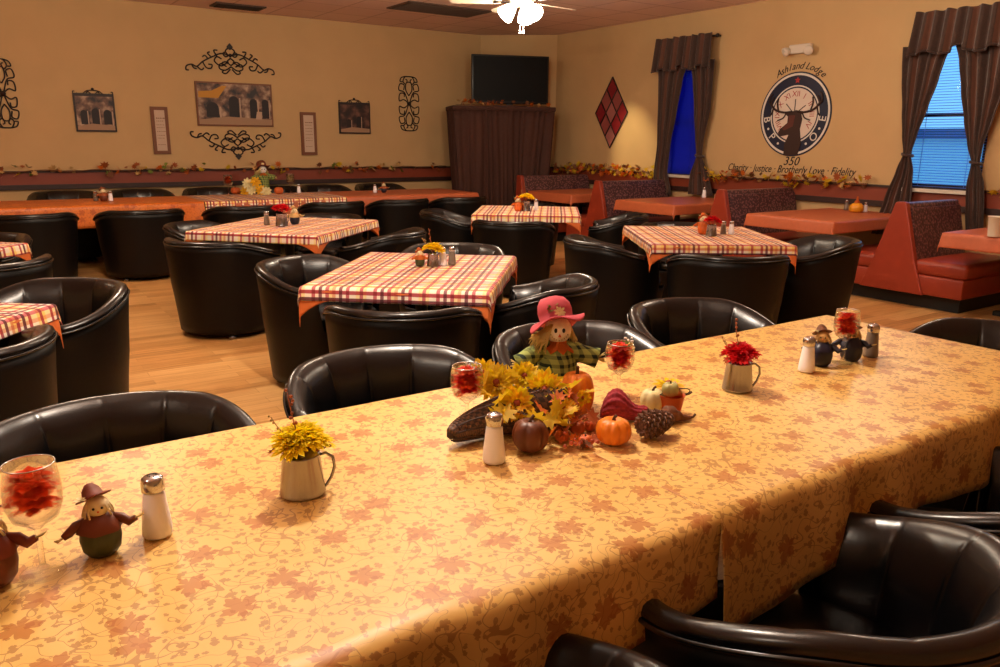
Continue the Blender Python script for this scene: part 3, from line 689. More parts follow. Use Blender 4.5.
MB().rbox((0, .02, th/2+.03), (tw, .05, th-.04), .008).build('housing', 'tv_bezel', r)
MB().box((0, -.0065, th/2+.035), (tw-.05, .003, th-.1)).build('screen', 'tv_black', r)
MB().rbox((0, .02, .012), (tw*.4, .24, .02), .006).box((0, .04, .04), (.1, .03, .06)).build('base', 'tv_bezel', r)
r = thing('leaf_garland', 'small leaf garland lying on the draped stand in front of the television', 'garland', SP + Vector((0, 0, ST+.004)), ang)
MB().tube([(-SW*.46+SW*.92*i/20, -.22+.02*sin(i), .01) for i in range(21)], .004, 5).build('vine', 'leaf_brown', r)
m = MB()
for i in range(40):
    x = random.choice([random.uniform(-.45, -.1), random.uniform(-.45, -.1), random.uniform(-.1, .45)])*SW
    leaf(m, (x, random.uniform(-.27, -.17), random.uniform(.02, .075)), random.uniform(.05, .09), random.choice([0, 1, 2, 3]))
tag(m.build('leaves', ['leaf_rust', 'leaf_brown', 'leaf_orange', 'leaf_tan'], r), kind='stuff')
# ================================================================ cloths and tables
def cloth(name, a, b, z, drops, mats, uvo=(0, 0), fold=.012, rnd=False, flare=.05, res=.035, loc=(0, 0, 0), rz=0, nf=9.0, thick=.0025, kick=0):
    """a,b half sizes of the table; drops = (-x, +x, -y, +y), numbers or functions of the flat coordinate along that side"""
    rc = .016
    def lines(h, d0, d1):
        out = [('n', -1, k/9) for k in range(9, 0, -1)] if d0 else []
        n = max(4, int(2*h/res)); out += [('t', -h+2*h*i/n, 0) for i in range(n+1)]; a_ = len(out)-n-1
        if not d1: out.insert(len(out)-1, ('t', h-.003, 0))
        if not d0: out.insert(a_+1, ('t', -h+.003, 0))
        return out + ([('n', 1, k/9) for k in range(1, 10)] if d1 else [])
    ux = lines(a, drops[0], drops[1]); vy = lines(b, drops[2], drops[3])
    g = lambda q, t: q(t) if callable(q) else q
    vs, uvs = [], []
    for (ku, su, tu) in ux:
        for (kv, sv, tv) in vy:
            cu = su*a if ku == 'n' else su; cv = sv*b if kv == 'n' else sv
            Dx = g(drops[1] if su > 0 else drops[0], cv) if ku == 'n' else 0
            Dy = g(drops[3] if sv > 0 else drops[2], cu) if kv == 'n' else 0
            dx = tu*Dx; dy = tv*Dy; d = hypot(dx, dy)
            if rnd and d > 0 and dx > 0 and dy > 0:
                k = max(tu, tv)/hypot(tu, tv); dx *= k; dy *= k; d *= k
            sx = 1 if su > 0 else -1; sy = 1 if sv > 0 else -1
            fu, fv = cu + sx*dx, cv + sy*dy
            if d < 1e-6: vs.append((cu, cv, z + .0012*sin(17*cu+3)*sin(13*cv+1))); uvs.append((fu+uvo[0], fv+uvo[1])); continue
            nx, ny = sx*dx/d, sy*dy/d
            arc = rc*pi/2
            if d < arc: o_ = rc*sin(d/rc); dz = rc*(1-cos(d/rc))
            else: o_ = rc + (d-arc)*flare; dz = rc + (d-arc)
            per = (cu*abs(ny) + cv*abs(nx))
            o_ += fold*min(1, d/.12)*(.7*sin(nf*per*2 + 1.3*fu) + .5*sin(nf*3.1*per + fv*5) + .3)
            if dx > 0 and dy > 0: o_ += fold*.8*sin(4*atan2(dy, dx))*min(1, d/.1)
            vs.append((cu+nx*o_, cv+ny*o_, z-dz)); uvs.append((fu+uvo[0], fv+uvo[1]))
    nv = len(vy); m = MB()
    m.add(vs, [(i*nv+j, (i+1)*nv+j, (i+1)*nv+j+1, i*nv+j+1) for i in range(len(ux)-1) for j in range(nv-1)], 0, uvs)
    o = m.build(name, mats, None, loc, solid=thick); o.rotation_euler.z = rz; return o
def table(label, w, d, loc, rz, kind='pedestal', group=None):
    r = thing('dining_table', label, 'table', (loc[0], loc[1], 0), rz, group)
    MB().rbox((0, 0, TZ-.022), (w-.01, d-.01, .03), .008).build('tabletop', 'table_edge', r)
    if kind == 'pedestal':
        m = MB(); m.lathe([(.04, .04), (.035, .1), (.035, TZ-.06), (.09, TZ-.04)], 16); m.build('pedestal', 'black_base', r)
        m = MB()
        for k in range(4):
            a = k*pi/2+pi/4; m.box((.15*cos(a), .15*sin(a), .03), (.32, .055, .035), rot=a)
        m.build('base', 'black_base', r)
    else:
        for sx in (-1, 1):
            for sy in (-1, 1):
                m = MB(); m.tube([(sx*(w/2-.32), sy*(d/2-.06), TZ-.04), (sx*(w/2-.30), sy*(d/2-.06), .0)], .014, 8); m.build('leg', 'steel', r)
    return r
FOLD_T = 'gold cloth banquet tables in front'
yc, hb = (1.865+.889)/2, (1.865-.889)/2-.012
table('long banquet table under the left gold damask cloth', 1.83, 2*hb, (1.122-.915, yc), 0, 'legs')
table('long banquet table under the right gold damask cloth', 1.80, 2*hb, (1.122+.9, yc), 0, 'legs')
def near_drop_l(u): return .195 + .012*sin(5*u)
def near_drop_r(u): return .20 + .07*max(0, 1-abs(u+.83)/.42)*(1 if u > -.83 else .9) + .01*sin(6*u)
o = cloth('tablecloth', .9205, hb, TZ, (.2, 0, near_drop_l, .06), ['gold_damask_cloth'], fold=.012, loc=(1.122-.915, yc, 0), res=.03)
tag(o, 'gold damask tablecloth nearest the camera, left of the seam', 'tablecloth')
o = cloth('tablecloth', .9005, hb, TZ+.001, (0, .2, near_drop_r, .06), ['gold_damask_cloth'], uvo=(7.3, 2.1), fold=.016, loc=(1.122+.9, yc, 0), res=.03, rnd=True)
tag(o, 'gold damask tablecloth right of the seam, hanging lower at its corner', 'tablecloth')
# square card tables with a checked cloth over an orange one
CARD = [  # centre, half sizes, angle, label phrase
    ((2.03, 3.76), (.60, .455), radians(49), 'the middle checked table'),
    ((2.17, 6.29), (.61, .53), radians(44), 'the left checked table with red flowers'),
    ((4.76, 6.50), (.52, .51), radians(52), 'the far checked table before the booths'),
    ((4.69, 4.11), (.60, .50), radians(56), 'the right checked table with red flowers'),
    ((-.42, 6.02), (.50, .50), radians(47), 'the farther checked table at the left edge'),
    ((-.46, 3.68), (.50, .50), radians(51), 'the nearer checked table at the left edge')]
for (c, (ha, hb_), rz, ph) in CARD:
    table('square pedestal table below ' + ph.replace('table', 'cloth'), 2*ha, 2*hb_, c, rz, group='square dining tables')
    tag(cloth('under_tablecloth', ha, hb_, TZ-.003, (lambda t: .055+.09*(abs(t)/hb_)**5, lambda t: .055+.09*(abs(t)/hb_)**5, lambda t: .055+.09*(abs(t)/ha)**5, lambda t: .055+.09*(abs(t)/ha)**5), ['orange_under_cloth'], fold=.002, loc=(c[0], c[1], 0), rz=rz, flare=.03), 'orange undercloth showing at the corners below ' + ph, 'tablecloth', 'orange undercloths')
    tag(cloth('checked_tablecloth', ha, hb_, TZ+.001, (.075, .075, .075, .075), ['plaid_cloth'], fold=.006, loc=(c[0], c[1], 0), rz=rz, flare=.12, uvo=(c[0], c[1])), 'red, yellow and white checked cloth on ' + ph, 'tablecloth', 'checked tablecloths')
# long table row along the back wall: orange | checked | orange
yb, hbk = 9.56, .50
for (x0, x1, lab, clo) in ((-1.3, 2.18, 'left end of the room, below the small street picture', 0), (2.18, 3.86, 'middle of the row, holding the far scarecrow', 1), (3.86, 5.78, 'right end of the row, nearest the television', 2)):
    w = x1-x0
    table('back row table at the ' + lab, w-.01, 2*hbk, ((x0+x1)/2, yb), 0, 'legs', 'back row tables')
    if clo == 1:
        tag(cloth('under_tablecloth', w/2-.006, hbk, TZ-.003, (0, 0, .26, .1), ['terracotta_cloth'], fold=.01, loc=((x0+x1)/2, yb, 0), res=.08), 'orange undercloth below the checked cloth of the back row', 'tablecloth')
        tag(cloth('checked_tablecloth', w/2-.006, hbk, TZ+.001, (0, 0, .13, .1), ['plaid_cloth'], fold=.01, loc=((x0+x1)/2, yb, 0), res=.06), 'checked cloth at the middle of the long back row', 'tablecloth')
    else:
        tag(cloth('tablecloth', w/2-.006, hbk, TZ, (0 if clo == 2 else .2, .2 if clo == 2 else 0, .24, .1), ['amber_damask_cloth' if clo == 0 else 'terracotta_cloth'], fold=.014, loc=((x0+x1)/2, yb, 0), res=.07),
            'amber orange cloth on the left end of the back row' if clo == 0 else 'terracotta cloth on the right end of the back row', 'tablecloth')
# ================================================================ tub chairs
def sst(x): x = max(0, min(1, x)); return x*x*(3-2*x)
def make_chair(name, label):
    r = thing(name, label, 'chair'); A1 = radians(122)
    HB = .708
    def h(a):
        a = abs(a); t = (a-radians(45))/(A1-radians(45))
        return HB - .105*sst(t)
    nA = 144
    # outer skirt, all round
    def rad(z, hh): t = (z-.05)/(hh-.05); return .298 + .030*min(1, t*2) + .034*max(0, t-.35)**1.5*1.6
    vs = []; prof_n = 14
    def topz(a):
        if abs(a) <= A1: return h(a)-.028
        return max(.36, (h(A1)-.028) - (abs(a)-A1)/radians(7)*(.25))
    for i in range(nA):
        a = -pi + 2*pi*i/nA; zt = topz(a)
        for j in range(prof_n):
            z = .045 + (zt-.045)*j/(prof_n-1); rr = rad(z, HB)*(1+.004*sin(7*a)); vs.append((rr*sin(a), -rr*cos(a), z))
    m = MB(); m.add(vs, [(i*prof_n+j, ((i+1) % nA)*prof_n+j, ((i+1) % nA)*prof_n+j+1, i*prof_n+j+1) for i in range(nA) for j in range(prof_n-1)])
    m.build('outer_shell', 'black_skirt', r, solid=.006)
    # padded inner back with vertical channels
    NC = 8; nP = 200; vs = []
    R0 = rad(HB-.03, HB)
    for i in range(nP+1):
        a = -A1 + 2*A1*i/nP; f = abs(sin(NC*pi*(i/nP)))**.38; hh = h(a); e = 1 - sst((abs(a)-A1+radians(5))/radians(5))*.25
        pf = [(R0-.001, -.03), (R0+.003, -.016), (R0-.002, -.002), (R0-.012, .004), (R0-.024, .004+.002*f), (R0-.038, -.002+.003*f), (R0-.052-.004*f, -.018), (R0-.066-.008*f, -.05),
              (R0-.076-.014*f, -.10), (R0-.086-.016*f, -.17), (R0-.095-.013*f, -.23), (R0-.102-.008*f, -.29)]
        rc_ = R0-.04
        for (q, dz) in pf:
            rr = rc_ + (q-rc_)*e; vs.append((rr*sin(a), -rr*cos(a), max(hh+dz*e, .38)))
    k = len(pf); fs = [(i*k+j, (i+1)*k+j, (i+1)*k+j+1, i*k+j+1) for i in range(nP) for j in range(k-1)]
    fs += [tuple(range(k)), tuple(nP*k+j for j in range(k-1, -1, -1))]
    m = MB(); m.add(vs, fs); pad = m.build('padded_back', 'black_leather', r)
    # arm fronts: close the gap between pad and shell below
    for s in (-1, 1):
        m = MB(); a = s*A1; vs = []
        for z in (.30, .40, .5, h(A1)-.02):
            for rr in (R0-.10-.0*z, rad(z, HB)-.004): vs.append((rr*sin(a), -rr*cos(a), z))
        m.add(vs, [(0, 1, 3, 2), (2, 3, 5, 4), (4, 5, 7, 6)])
        m.build('arm_front', 'black_leather', r, solid=.008)
    m = MB(); m.tube([((R0+.004)*sin(-A1+2*A1*i/120), -(R0+.004)*cos(-A1+2*A1*i/120), h(-A1+2*A1*i/120)-.027) for i in range(121)], .0055, 6); m.build('piping', 'black_leather', r)
    def rf(a, rr, z):
        d = (1+sin(a))/2; return rr*(1 + .26*sst((d-.72)/.28))
    m = MB(); m.lathe([(.23, .33), (.252, .35), (.258, .38), (.252, .415), (.235, .435), (.2, .446), (.1, .452), (.001, .453)], 48, rf=rf, cap=False); m.build('seat_cushion', 'black_leather', r)
    m = MB(); m.lathe([(.25, .035), (.29, .04), (.295, .055), (.27, .065), (.001, .07)], 40); m.build('base_ring', 'black_base', r)
    for q in range(4):
        a = q*pi/2+pi/4; m = MB(); m.lathe([(.02, 0), (.026, .006), (.026, .022), (.012, .03), (.012, .045)], 12, c=(.255*cos(a), .255*sin(a), 0)); m.build('glide', 'steel', r)
    return r
proto = None
def chair(x, y, face, label, group, s=1.0, dz=1.0):
    """face: point the chair looks at"""
    global proto
    rz = atan2(face[1]-y, face[0]-x) - pi/2
    if proto is None:
        proto = make_chair('tub_chair', label); c = proto
        c.location = (x, y, 0); c.rotation_euler.z = rz; c['group'] = group; c['label'] = label
    else: c = dup(proto, (x, y, 0), rz, label, group)
    c.scale = (s, s, dz); return c
g1 = 'black tub chairs at the gold table'
chair(.23, 2.0, (.2, 1), 'black leather tub chair behind the gold table, in front of the left flower goblet', g1)
chair(1.06, 2.10, (1, 1), 'black leather tub chair behind the gold table, next to the yellow flower mug', g1)
chair(1.82, 2.08, (1.7, 1), 'black leather tub chair directly behind the pink hatted scarecrow', g1)
chair(2.58, 2.17, (2.45, 1), 'black leather tub chair behind the gold table, left of the dark figurines', g1)
chair(3.18, 1.30, (2, 1.2), 'black leather tub chair at the right end of the gold table', g1)
chair(1.245, .76, (1.27, 2), 'large black tub chair at the bottom right, seen from above', g1)
chair(.43, .76, (.44, 2), 'black tub chair at the bottom, hardly seen left of the large one', g1)
chair(1.98, .74, (2.0, 2), 'black tub chair at the right edge below the gold cloth', g1)
g2 = 'black tub chairs round the checked tables'
def at_table(k, pts):
    c = CARD[k][0]
    for x, y, lab, s in pts: chair(x, y, c, lab, g2, s)
at_table(0, [(1.68, 4.34, 'black tub chair left of the middle checked table with yellow flowers', 1.05), (1.62, 3.17, 'black tub chair seen from behind in front of the middle checked table', 1.03),
             (2.40, 3.27, 'black tub chair right of the middle checked table, behind the scarecrow hat', 1.05), (2.62, 4.44, 'black tub chair behind the yellow flowers of the middle checked table', 1.05)])
at_table(1, [(1.66, 6.80, 'black tub chair at the far left side of the left checked table', 1.0), (1.53, 5.88, 'large black tub chair seen from behind before the left checked table', 1.14),
             (2.70, 5.72, 'black tub chair at the right side of the left checked table', 1.08), (2.72, 6.95, 'black tub chair with shiny inside behind the left checked table', 1.05)])
at_table(2, [(4.15, 6.90, 'black tub chair left of the far checked table', 1.06), (4.22, 5.98, 'black tub chair seen from behind before the far checked table', 1.1),
             (5.36, 5.90, 'black tub chair right of the far checked table, beside the booth bench', 1.06), (5.25, 7.15, 'black tub chair behind the yellow flowers of the far checked table', 1.0)])
at_table(3, [(4.03, 4.36, 'black tub chair left of the right checked table', 1.12), (4.26, 3.50, 'black tub chair seen from behind before the right checked table', 1.14),
             (5.32, 3.62, 'black tub chair right of the right checked table, by the booth', 1.1), (5.12, 4.72, 'black tub chair behind the red flowers of the right checked table', 1.06)])
at_table(4, [(.0, 5.5, 'black tub chair before the farther checked table at the left edge', 1.1), (-.02, 6.62, 'black tub chair behind the farther checked table at the left edge', 1.05)])
at_table(5, [(.22, 4.18, 'black tub chair with open padded side behind the nearer left checked table', 1.08), (-.16, 3.36, 'black tub chair before the nearer left checked table', 1.06)])
g3 = 'black tub chairs along the back row'
for x, w in ((.46, 'leftmost on the near side of the back row'), (1.45, 'second from left on the near side of the back row'), (2.50, 'third from left, near side of the back row, before the checked cloth'), (3.55, 'fourth from left on the near side of the back row'), (4.42, 'second from right on the near side of the back row'), (5.28, 'last on the right, near side of the back row')):
    chair(x, 8.72 if x < 3 else 8.8, (x, 12), 'black tub chair, ' + w, g3, 1.2 if x < 3 else 1.12)
for x, w in ((.95, 'leftmost by the wall'), (1.75, 'second from the left by the wall'), (2.62, 'by the wall left of the far scarecrow'), (3.45, 'by the wall right of the far scarecrow'), (4.1, 'by the wall below the small dark picture'), (4.95, 'by the wall below the right medallion')):
    chair(x, 10.28, (x, 0), 'black tub chair top, ' + w, g3, 1.1, 1.1)
# ================================================================ booths
BX = 6.85
def booth_bench(y, label, sides=(-1, 1), xf=BX):
    L = RX-(.24 if y < 4 else .03)-xf; r = thing('booth_bench', label, 'booth bench', (xf, y, 0), 0, 'booth benches along the right wall'); HT = .915
    lo, hi = (-.62 if -1 in sides else -.2), (.62 if 1 in sides else .2)
    MB().box((L/2+.06, (lo+hi)/2*.9, .07), (L-.12, (hi-lo)*.9, .14)).build('kick_base', 'black_base', r)
    m = MB(); m.rbox((L/2, (lo+hi)/2, .22), (L, hi-lo, .17), .015); m.build('seat_box', 'booth_vinyl', r)
    # back wedge profile in y,z extruded along x
    pf = [(-.17 if -1 in sides else -.07, .3), (.17 if 1 in sides else .07, .3), (.052, HT-.03), (.04, HT), (-.04, HT), (-.052, HT-.03)]
    Tx = Matrix(((0, 0, 1, 0), (1, 0, 0, 0), (0, 1, 0, 0), (0, 0, 0, 1)))
    m = MB(); m.plate(pf, .05, L, T=Tx); m.build('backrest', 'booth_weave', r, bevel=.012)
    for s in sides:
        m = MB(); b0 = (s*.178, .40); b1 = (s*.066, HT-.045)
        pl = [(b0[0], b0[1]), (b1[0], b1[1]), (b1[0]-s*.02, b1[1]), (b0[0]-s*.02, b0[1])]
        m.plate(pl if s < 0 else pl[::-1], .06, L-.005, T=Tx); m.build('patterned_panel', 'booth_weave', r, bevel=.004)
        m = MB(); m.rbox((L/2+.005, s*.405, .37), (L-.0, .46, .14), .045, seg=4); m.build('seat_cushion', 'booth_vinyl', r)
    ef = [(-.30 if -1 in sides else -.09, .13), (.30 if 1 in sides else .09, .13), (.19 if 1 in sides else .08, .42), (.05, HT+.003), (.03, HT+.01), (-.03, HT+.01), (-.05, HT+.003), (-.19 if -1 in sides else -.08, .42)]
    m = MB(); m.plate(ef, -.015, .045, T=Tx); m.build('end_panel', 'booth_vinyl', r, bevel=.01)
    return r
booth_bench(9.40, 'booth bench nearest the television stand, farthest along the wall', (-1,), 6.72)
booth_bench(7.72, 'purple patterned booth bench left of the narrow window', (-1, 1), 6.76)
booth_bench(5.72, 'dark patterned booth bench below the round emblem', (-1, 1), 6.78)
booth_bench(3.76, 'large red vinyl booth bench below the bright window', (-1, 1), 6.86)
def booth_table(y, label, lab2, xf, hw=.48):
    L = RX-.04-xf; r = thing('booth_table', label, 'table', (xf+L/2, y, 0), 0, 'booth tables')
    MB().rbox((0, 0, TZ-.022), (L-.01, 2*hw-.01, .03), .008).build('tabletop', 'table_edge', r)
    m = MB(); m.lathe([(.04, .04), (.035, .1), (.035, TZ-.05), (.1, TZ-.038)], 14, c=(-.1, 0, 0)); m.box((-.1, 0, .02), (.5, .06, .04)); m.box((-.1, 0, .02), (.06, .5, .04)); m.build('pedestal', 'black_base', r)
    tag(cloth('tablecloth', L/2, hw, TZ, (.13, 0, .12, .12), ['terracotta_cloth'], fold=.004, loc=(xf+L/2, y, 0), flare=.12, res=.08), lab2, 'tablecloth', 'terracotta booth cloths')
booth_table(8.62, 'booth table nearest the television', 'terracotta cloth on the booth table nearest the television', 6.68)
booth_table(6.74, 'booth table below the narrow window', 'terracotta cloth on the booth table below the narrow window', 6.65)
booth_table(4.70, 'booth table holding the golden bottle', 'terracotta cloth on the booth table holding the golden bottle', 6.58)
booth_table(2.76, 'booth table at the right edge with white cup', 'terracotta cloth on the right edge booth table with white cup', 6.62)
# ================================================================ things on the tables
IZ = TZ+.0045
def pos(x, y, z=IZ): return on(x, y, z)
def petals(m, c, R, n=14, layers=3, mis=(0,), up=None, width=.3, cup=.5, T=None):
    base = Matrix.Translation(c) @ ((Vector((0, 0, 1)).rotation_difference(Vector(up)).to_matrix().to_4x4()) if up is not None else Matrix.Identity(4))
    for L in range(layers):
        el = radians(8 + 62*cup*L/max(1, layers-1)); rr = R*(1-.55*L/max(1, layers-1)); k = max(6, n-2*L)
        for i in range(k):
            a = 2*pi*(i+.5*(L % 2))/k + random.uniform(-.12, .12); r_ = rr*random.uniform(.88, 1.08); e = el + random.uniform(-.18, .18); w = r_*width
            X = Matrix.Rotation(a, 4, 'Z') @ Matrix.Rotation(-e, 4, 'Y')
            vs = [(.04*R, -w*.25, 0), (.04*R, w*.25, 0), (r_*.45, w*.5, r_*.06), (r_*.45, -w*.5, r_*.06), (r_*.8, w*.42, r_*.02), (r_*.8, -w*.42, r_*.02), (r_, 0, -r_*.06), (r_*.45, 0, -r_*.03), (r_*.8, 0, -r_*.05)]
            m.add(vs, [(0, 1, 2, 7), (0, 7, 3), (7, 2, 4, 8), (3, 7, 8, 5), (8, 4, 6), (5, 8, 6)], mis[L % len(mis)], None, True, base @ X)
def sprig(m, p0, p1, mi, n=7, r=.004, leafy=True):
    p0 = Vector(p0); p1 = Vector(p1); m.tube([p0.lerp(p1, k/6) + Vector((0, 0, .006*sin(k))) for k in range(7)], .0012, 4, mi)
    for k in range(n):
        q = p0.lerp(p1, .35+.65*k/(n-1)) + Vector((random.uniform(-.006, .006), random.uniform(-.006, .006), random.uniform(-.004, .006)))
        m.ball(q, r*random.uniform(.7, 1.2), mi, 5)
proto_sh = {}
def shaker(kind, p, label, group, h=.105, parts=True):
    if kind in proto_sh: r = dup(proto_sh[kind], p, random.uniform(0, 3), label, group); s = h/.105; r.scale = (s, s, s); return r
    r = thing(kind+'_shaker', label, 'shaker', p, 0, group); proto_sh[kind] = r
    fill = 'salt_white' if kind == 'salt' else 'pepper_grey'
    fac = lambda a, q, z: q*(1-.035*abs(sin(5*a))) if z < .08 else q
    MB().lathe([(.001, .0), (.0225, .0), (.0245, .004), (.0235, .02), (.0175, .074), (.016, .082), (.001, .082)], 20, rf=fac).build('glass_jar', fill, r)
    MB().lathe([(.0168, .080), (.0185, .081), (.0188, .094), (.0175, .1), (.0168, .103), (.012, .1065), (.001, .108)], 22, cap=False).build('chrome_cap', 'chrome', r)
    m = MB()
    for k in range(6): m.lathe([(.0012, .0), (.001, .0009)], 6, (.0065*cos(k), .0065*sin(k), .1072))
    m.build('cap_holes', 'black_base', r)
    r.scale = (h/.105,)*3; return r
g = 'salt and pepper shakers'
shaker('salt', pos(158, 534), 'salt shaker at the left, beside the green pumpkin figurine', g, .112)
shaker('salt', pos(494, 461), 'salt shaker in front of the cornucopia', g, .112)
shaker('salt', pos(806, 371), 'white salt shaker left of the two dark figurines', g, .108)
shaker('pepper', pos(870, 356), 'pepper shaker at the right of the dark figurines', g, .11)
shaker('salt', pos(443, 265), 'white salt shaker on the middle checked table', g, .1); shaker('pepper', pos(452, 264.5), 'pepper shaker on the middle checked table', g, .1)
shaker('pepper', pos(267, 225), 'grey shaker left of the red flowers on the left checked table', g, .11)
shaker('pepper', pos(723, 234), 'grey shaker beside the red flowers on the right checked table', g, .1); shaker('salt', pos(731, 234), 'white salt shaker on the right checked table', g, .1)
shaker('salt', pos(536, 210), 'salt shaker right of the yellow flowers on the far checked table', g, .11)
shaker('salt', pos(111, 201), 'white salt shaker beside the figurine on the left back row', g, .11); shaker('pepper', pos(96, 201), 'grey shaker left of the figurine on the left back row', g, .11)
shaker('salt', pos(299, 193), 'white salt shaker right of the far scarecrow', g, .11); shaker('salt', pos(375, 192.5), 'white salt shaker on the right end of the back row', g, .11)
shaker('pepper', pos(846, 210), 'grey shaker left of the golden bottle on the booth table', g, .11); shaker('salt', pos(865, 212), 'white salt shaker right of the golden bottle on the booth table', g, .1)
shaker('salt', pos(704, 197.5), 'white salt shaker on the booth table below the narrow window', g, .13)
# goblets with a silk flower in the bowl
def goblet(p, h, label, flower, s=1.0, extra=None):
    r = thing('glass_goblet', label, 'goblet', p, 0, 'glass goblets with silk flowers'); R = .041*s; zb = h*.46
    prof = [(.001, .002), (.033*s, .0), (.034*s, .003), (.012*s, .008), (.005*s, .016), (.0045*s, zb-.01), (.012*s, zb-.002), (R*.8, zb+.012), (R*1.0, zb+.035), (R*1.02, zb+.06), (R*.9, h), (R*.88, h), (R*1.0, zb+.06), (R*.97, zb+.036), (R*.76, zb+.015), (.001, zb+.004)]
    MB().lathe(prof, 32, cap=False).build('glass', 'clear_glass', r)
    MB().tube([(R*.89*cos(q/24*2*pi), R*.89*sin(q/24*2*pi), h) for q in range(24)], .0012, 5, closed=True).build('rim', 'chrome', r)
    m = MB(); zc = (zb+h)/2
    [petals(m, (0, 0, zc+dz), R*q_, 13, 5, (k_ % 2, 1-k_ % 2), up=(.15*sin(k_*3), .15*cos(k_*2), 1), width=.52, cup=1.0) for k_, (dz, q_) in enumerate(((-.028, .8), (-.014, .93), (0, .95), (.013, .9), (.026, .8)))]
    m.ball((0, 0, zc), R*.5, 0, 8); m.build('silk_flower', flower, r)
    if extra:
        m = MB(); [leaf(m, (R*.5*cos(k), R*.5*sin(k), h-.004-.008*k), .03, 0) for k in range(3)]; m.build('leaf', 'leaf_green', r)
        m = MB(); [m.ball((R*.5+random.uniform(-.018, .018), random.uniform(-.02, .01), h+random.uniform(-.03, .012)), .003, 0, 5) for k in range(14)]; m.build('berries', 'face_cream', r)
    return r
def gob(x, yb, ytop, label, fl, s, extra=None):
    p = pos(x, yb); return goblet(p, top_z(p, ytop, x)-p.z, label, fl, s, extra)
gob(44, 573, 461, 'glass goblet with a big orange flower at the far left of the gold table', ['petal_orange', 'petal_orange'], 1.02)
gob(467, 428, 366, 'glass goblet with orange petals left of the yellow sunflowers', ['petal_orange', 'petal_red'], .98, 1)
gob(618, 396, 343, 'glass goblet with red petals and berries right of the scarecrow', ['petal_red', 'petal_orange'], .98, 1)
gob(842, 363, 310, 'glass goblet with coral red petals between the dark figurines', ['petal_orange', 'petal_red'], .95)
gob(229, 196, 175, 'small goblet with rust flower left of the far scarecrow', ['petal_orange', 'leaf_rust'], 1.3)
gob(291, 193, 174, 'small goblet with cream flower right of the far scarecrow', ['cream_gourd', 'leaf_tan'], 1.3)
# metal mugs with flowers
def mug(p, label, h, R, cols, nf, fr, flare=-.18, hdir=0.3, sprigs=True, body='steel', group='metal mugs with silk flowers'):
    r = thing('flower_mug', label, 'flower mug', p, 0, group)
    Rt = R*(1+flare)
    MB().lathe([(.001, 0), (R, 0), (R*1.02, .003), (R, .006), (Rt, h-.003), (Rt*1.03, h), (Rt*.95, h), (R*.93, .01), (.001, .008)], 32, cap=False).build('mug_body', body, r)
    m = MB(); hx = cos(hdir); hy = sin(hdir)
    m.tube([((Rt+dx)*hx, (Rt+dx)*hy, z) for dx, z in ((-.003, h*.9), (.012, h*.93), (.026, h*.8), (.029, h*.55), (.022, h*.3), (.012, h*.12), (.006, h*.06))], .0032, 7); m.build('handle', body, r)
    m = MB()
    for k in range(nf):
        a = k*2.4+.5; rr = fr*.62*(0 if nf == 1 else (.35+.65*k/nf)); c = (rr*cos(a), rr*sin(a), h+fr*.32+.35*fr*(1-k/nf))
        petals(m, c, fr*(.8 if nf > 1 else 1), 22, 6, (0, 1, 0), up=(cos(a)*.6*k/nf, sin(a)*.6*k/nf, 1), width=.26, cup=.9); m.ball((c[0], c[1], c[2]+.003), fr*.14, 2, 7)
    m.build('silk_flowers', [cols[0], cols[1], 'petal_core'], r)
    if sprigs:
        m = MB(); V = -RT
        sprig(m, (0, 0, h), tuple(V*.02 + Vector((0, 0, h+fr*2.3))), 0, 9, .0035); sprig(m, (0, 0, h), tuple(V*.055 + Vector((0, 0, h+fr*1.4))), 1, 8, .003); sprig(m, (.01, 0, h), tuple(-V*.055 + Vector((0, 0, h+fr*.35))), 0, 8, .0035)
        [leaf(m, tuple(Vector((0, 0, h+fr*.25)) + Vector((cos(k), sin(k), 0))*fr*.9), .03, 0) for k in range(4)]
        m.build('dried_sprigs', ['leaf_rust', 'leaf_tan'], r)
    return r
p = pos(303, 492); mug(p, 'silver mug with bright yellow flowers left of the cornucopia', .084, .045, ('petal_yellow', 'petal_yellow'), 6, .056, hdir=-.2)
p = pos(737, 389); mug(p, 'silver mug with red flowers right of the gourds', .082, .043, ('petal_red', 'petal_red'), 5, .052, hdir=-.5)
p = pos(433, 266); mug(p, 'small metal mug with yellow flowers on the middle checked table', .07, .035, ('petal_yellow', 'petal_gold'), 3, .06)
p = pos(282, 226); mug(p, 'metal mug with red flowers on the left checked table', .1, .05, ('petal_red', 'petal_red'), 4, .075, sprigs=False)
p = pos(711, 236); mug(p, 'metal mug with red flowers on the right checked table', .085, .042, ('petal_red', 'petal_red'), 3, .065)
p = pos(526, 211); mug(p, 'metal mug with golden yellow flowers on the far checked table', .1, .045, ('petal_yellow', 'petal_gold'), 3, .075)
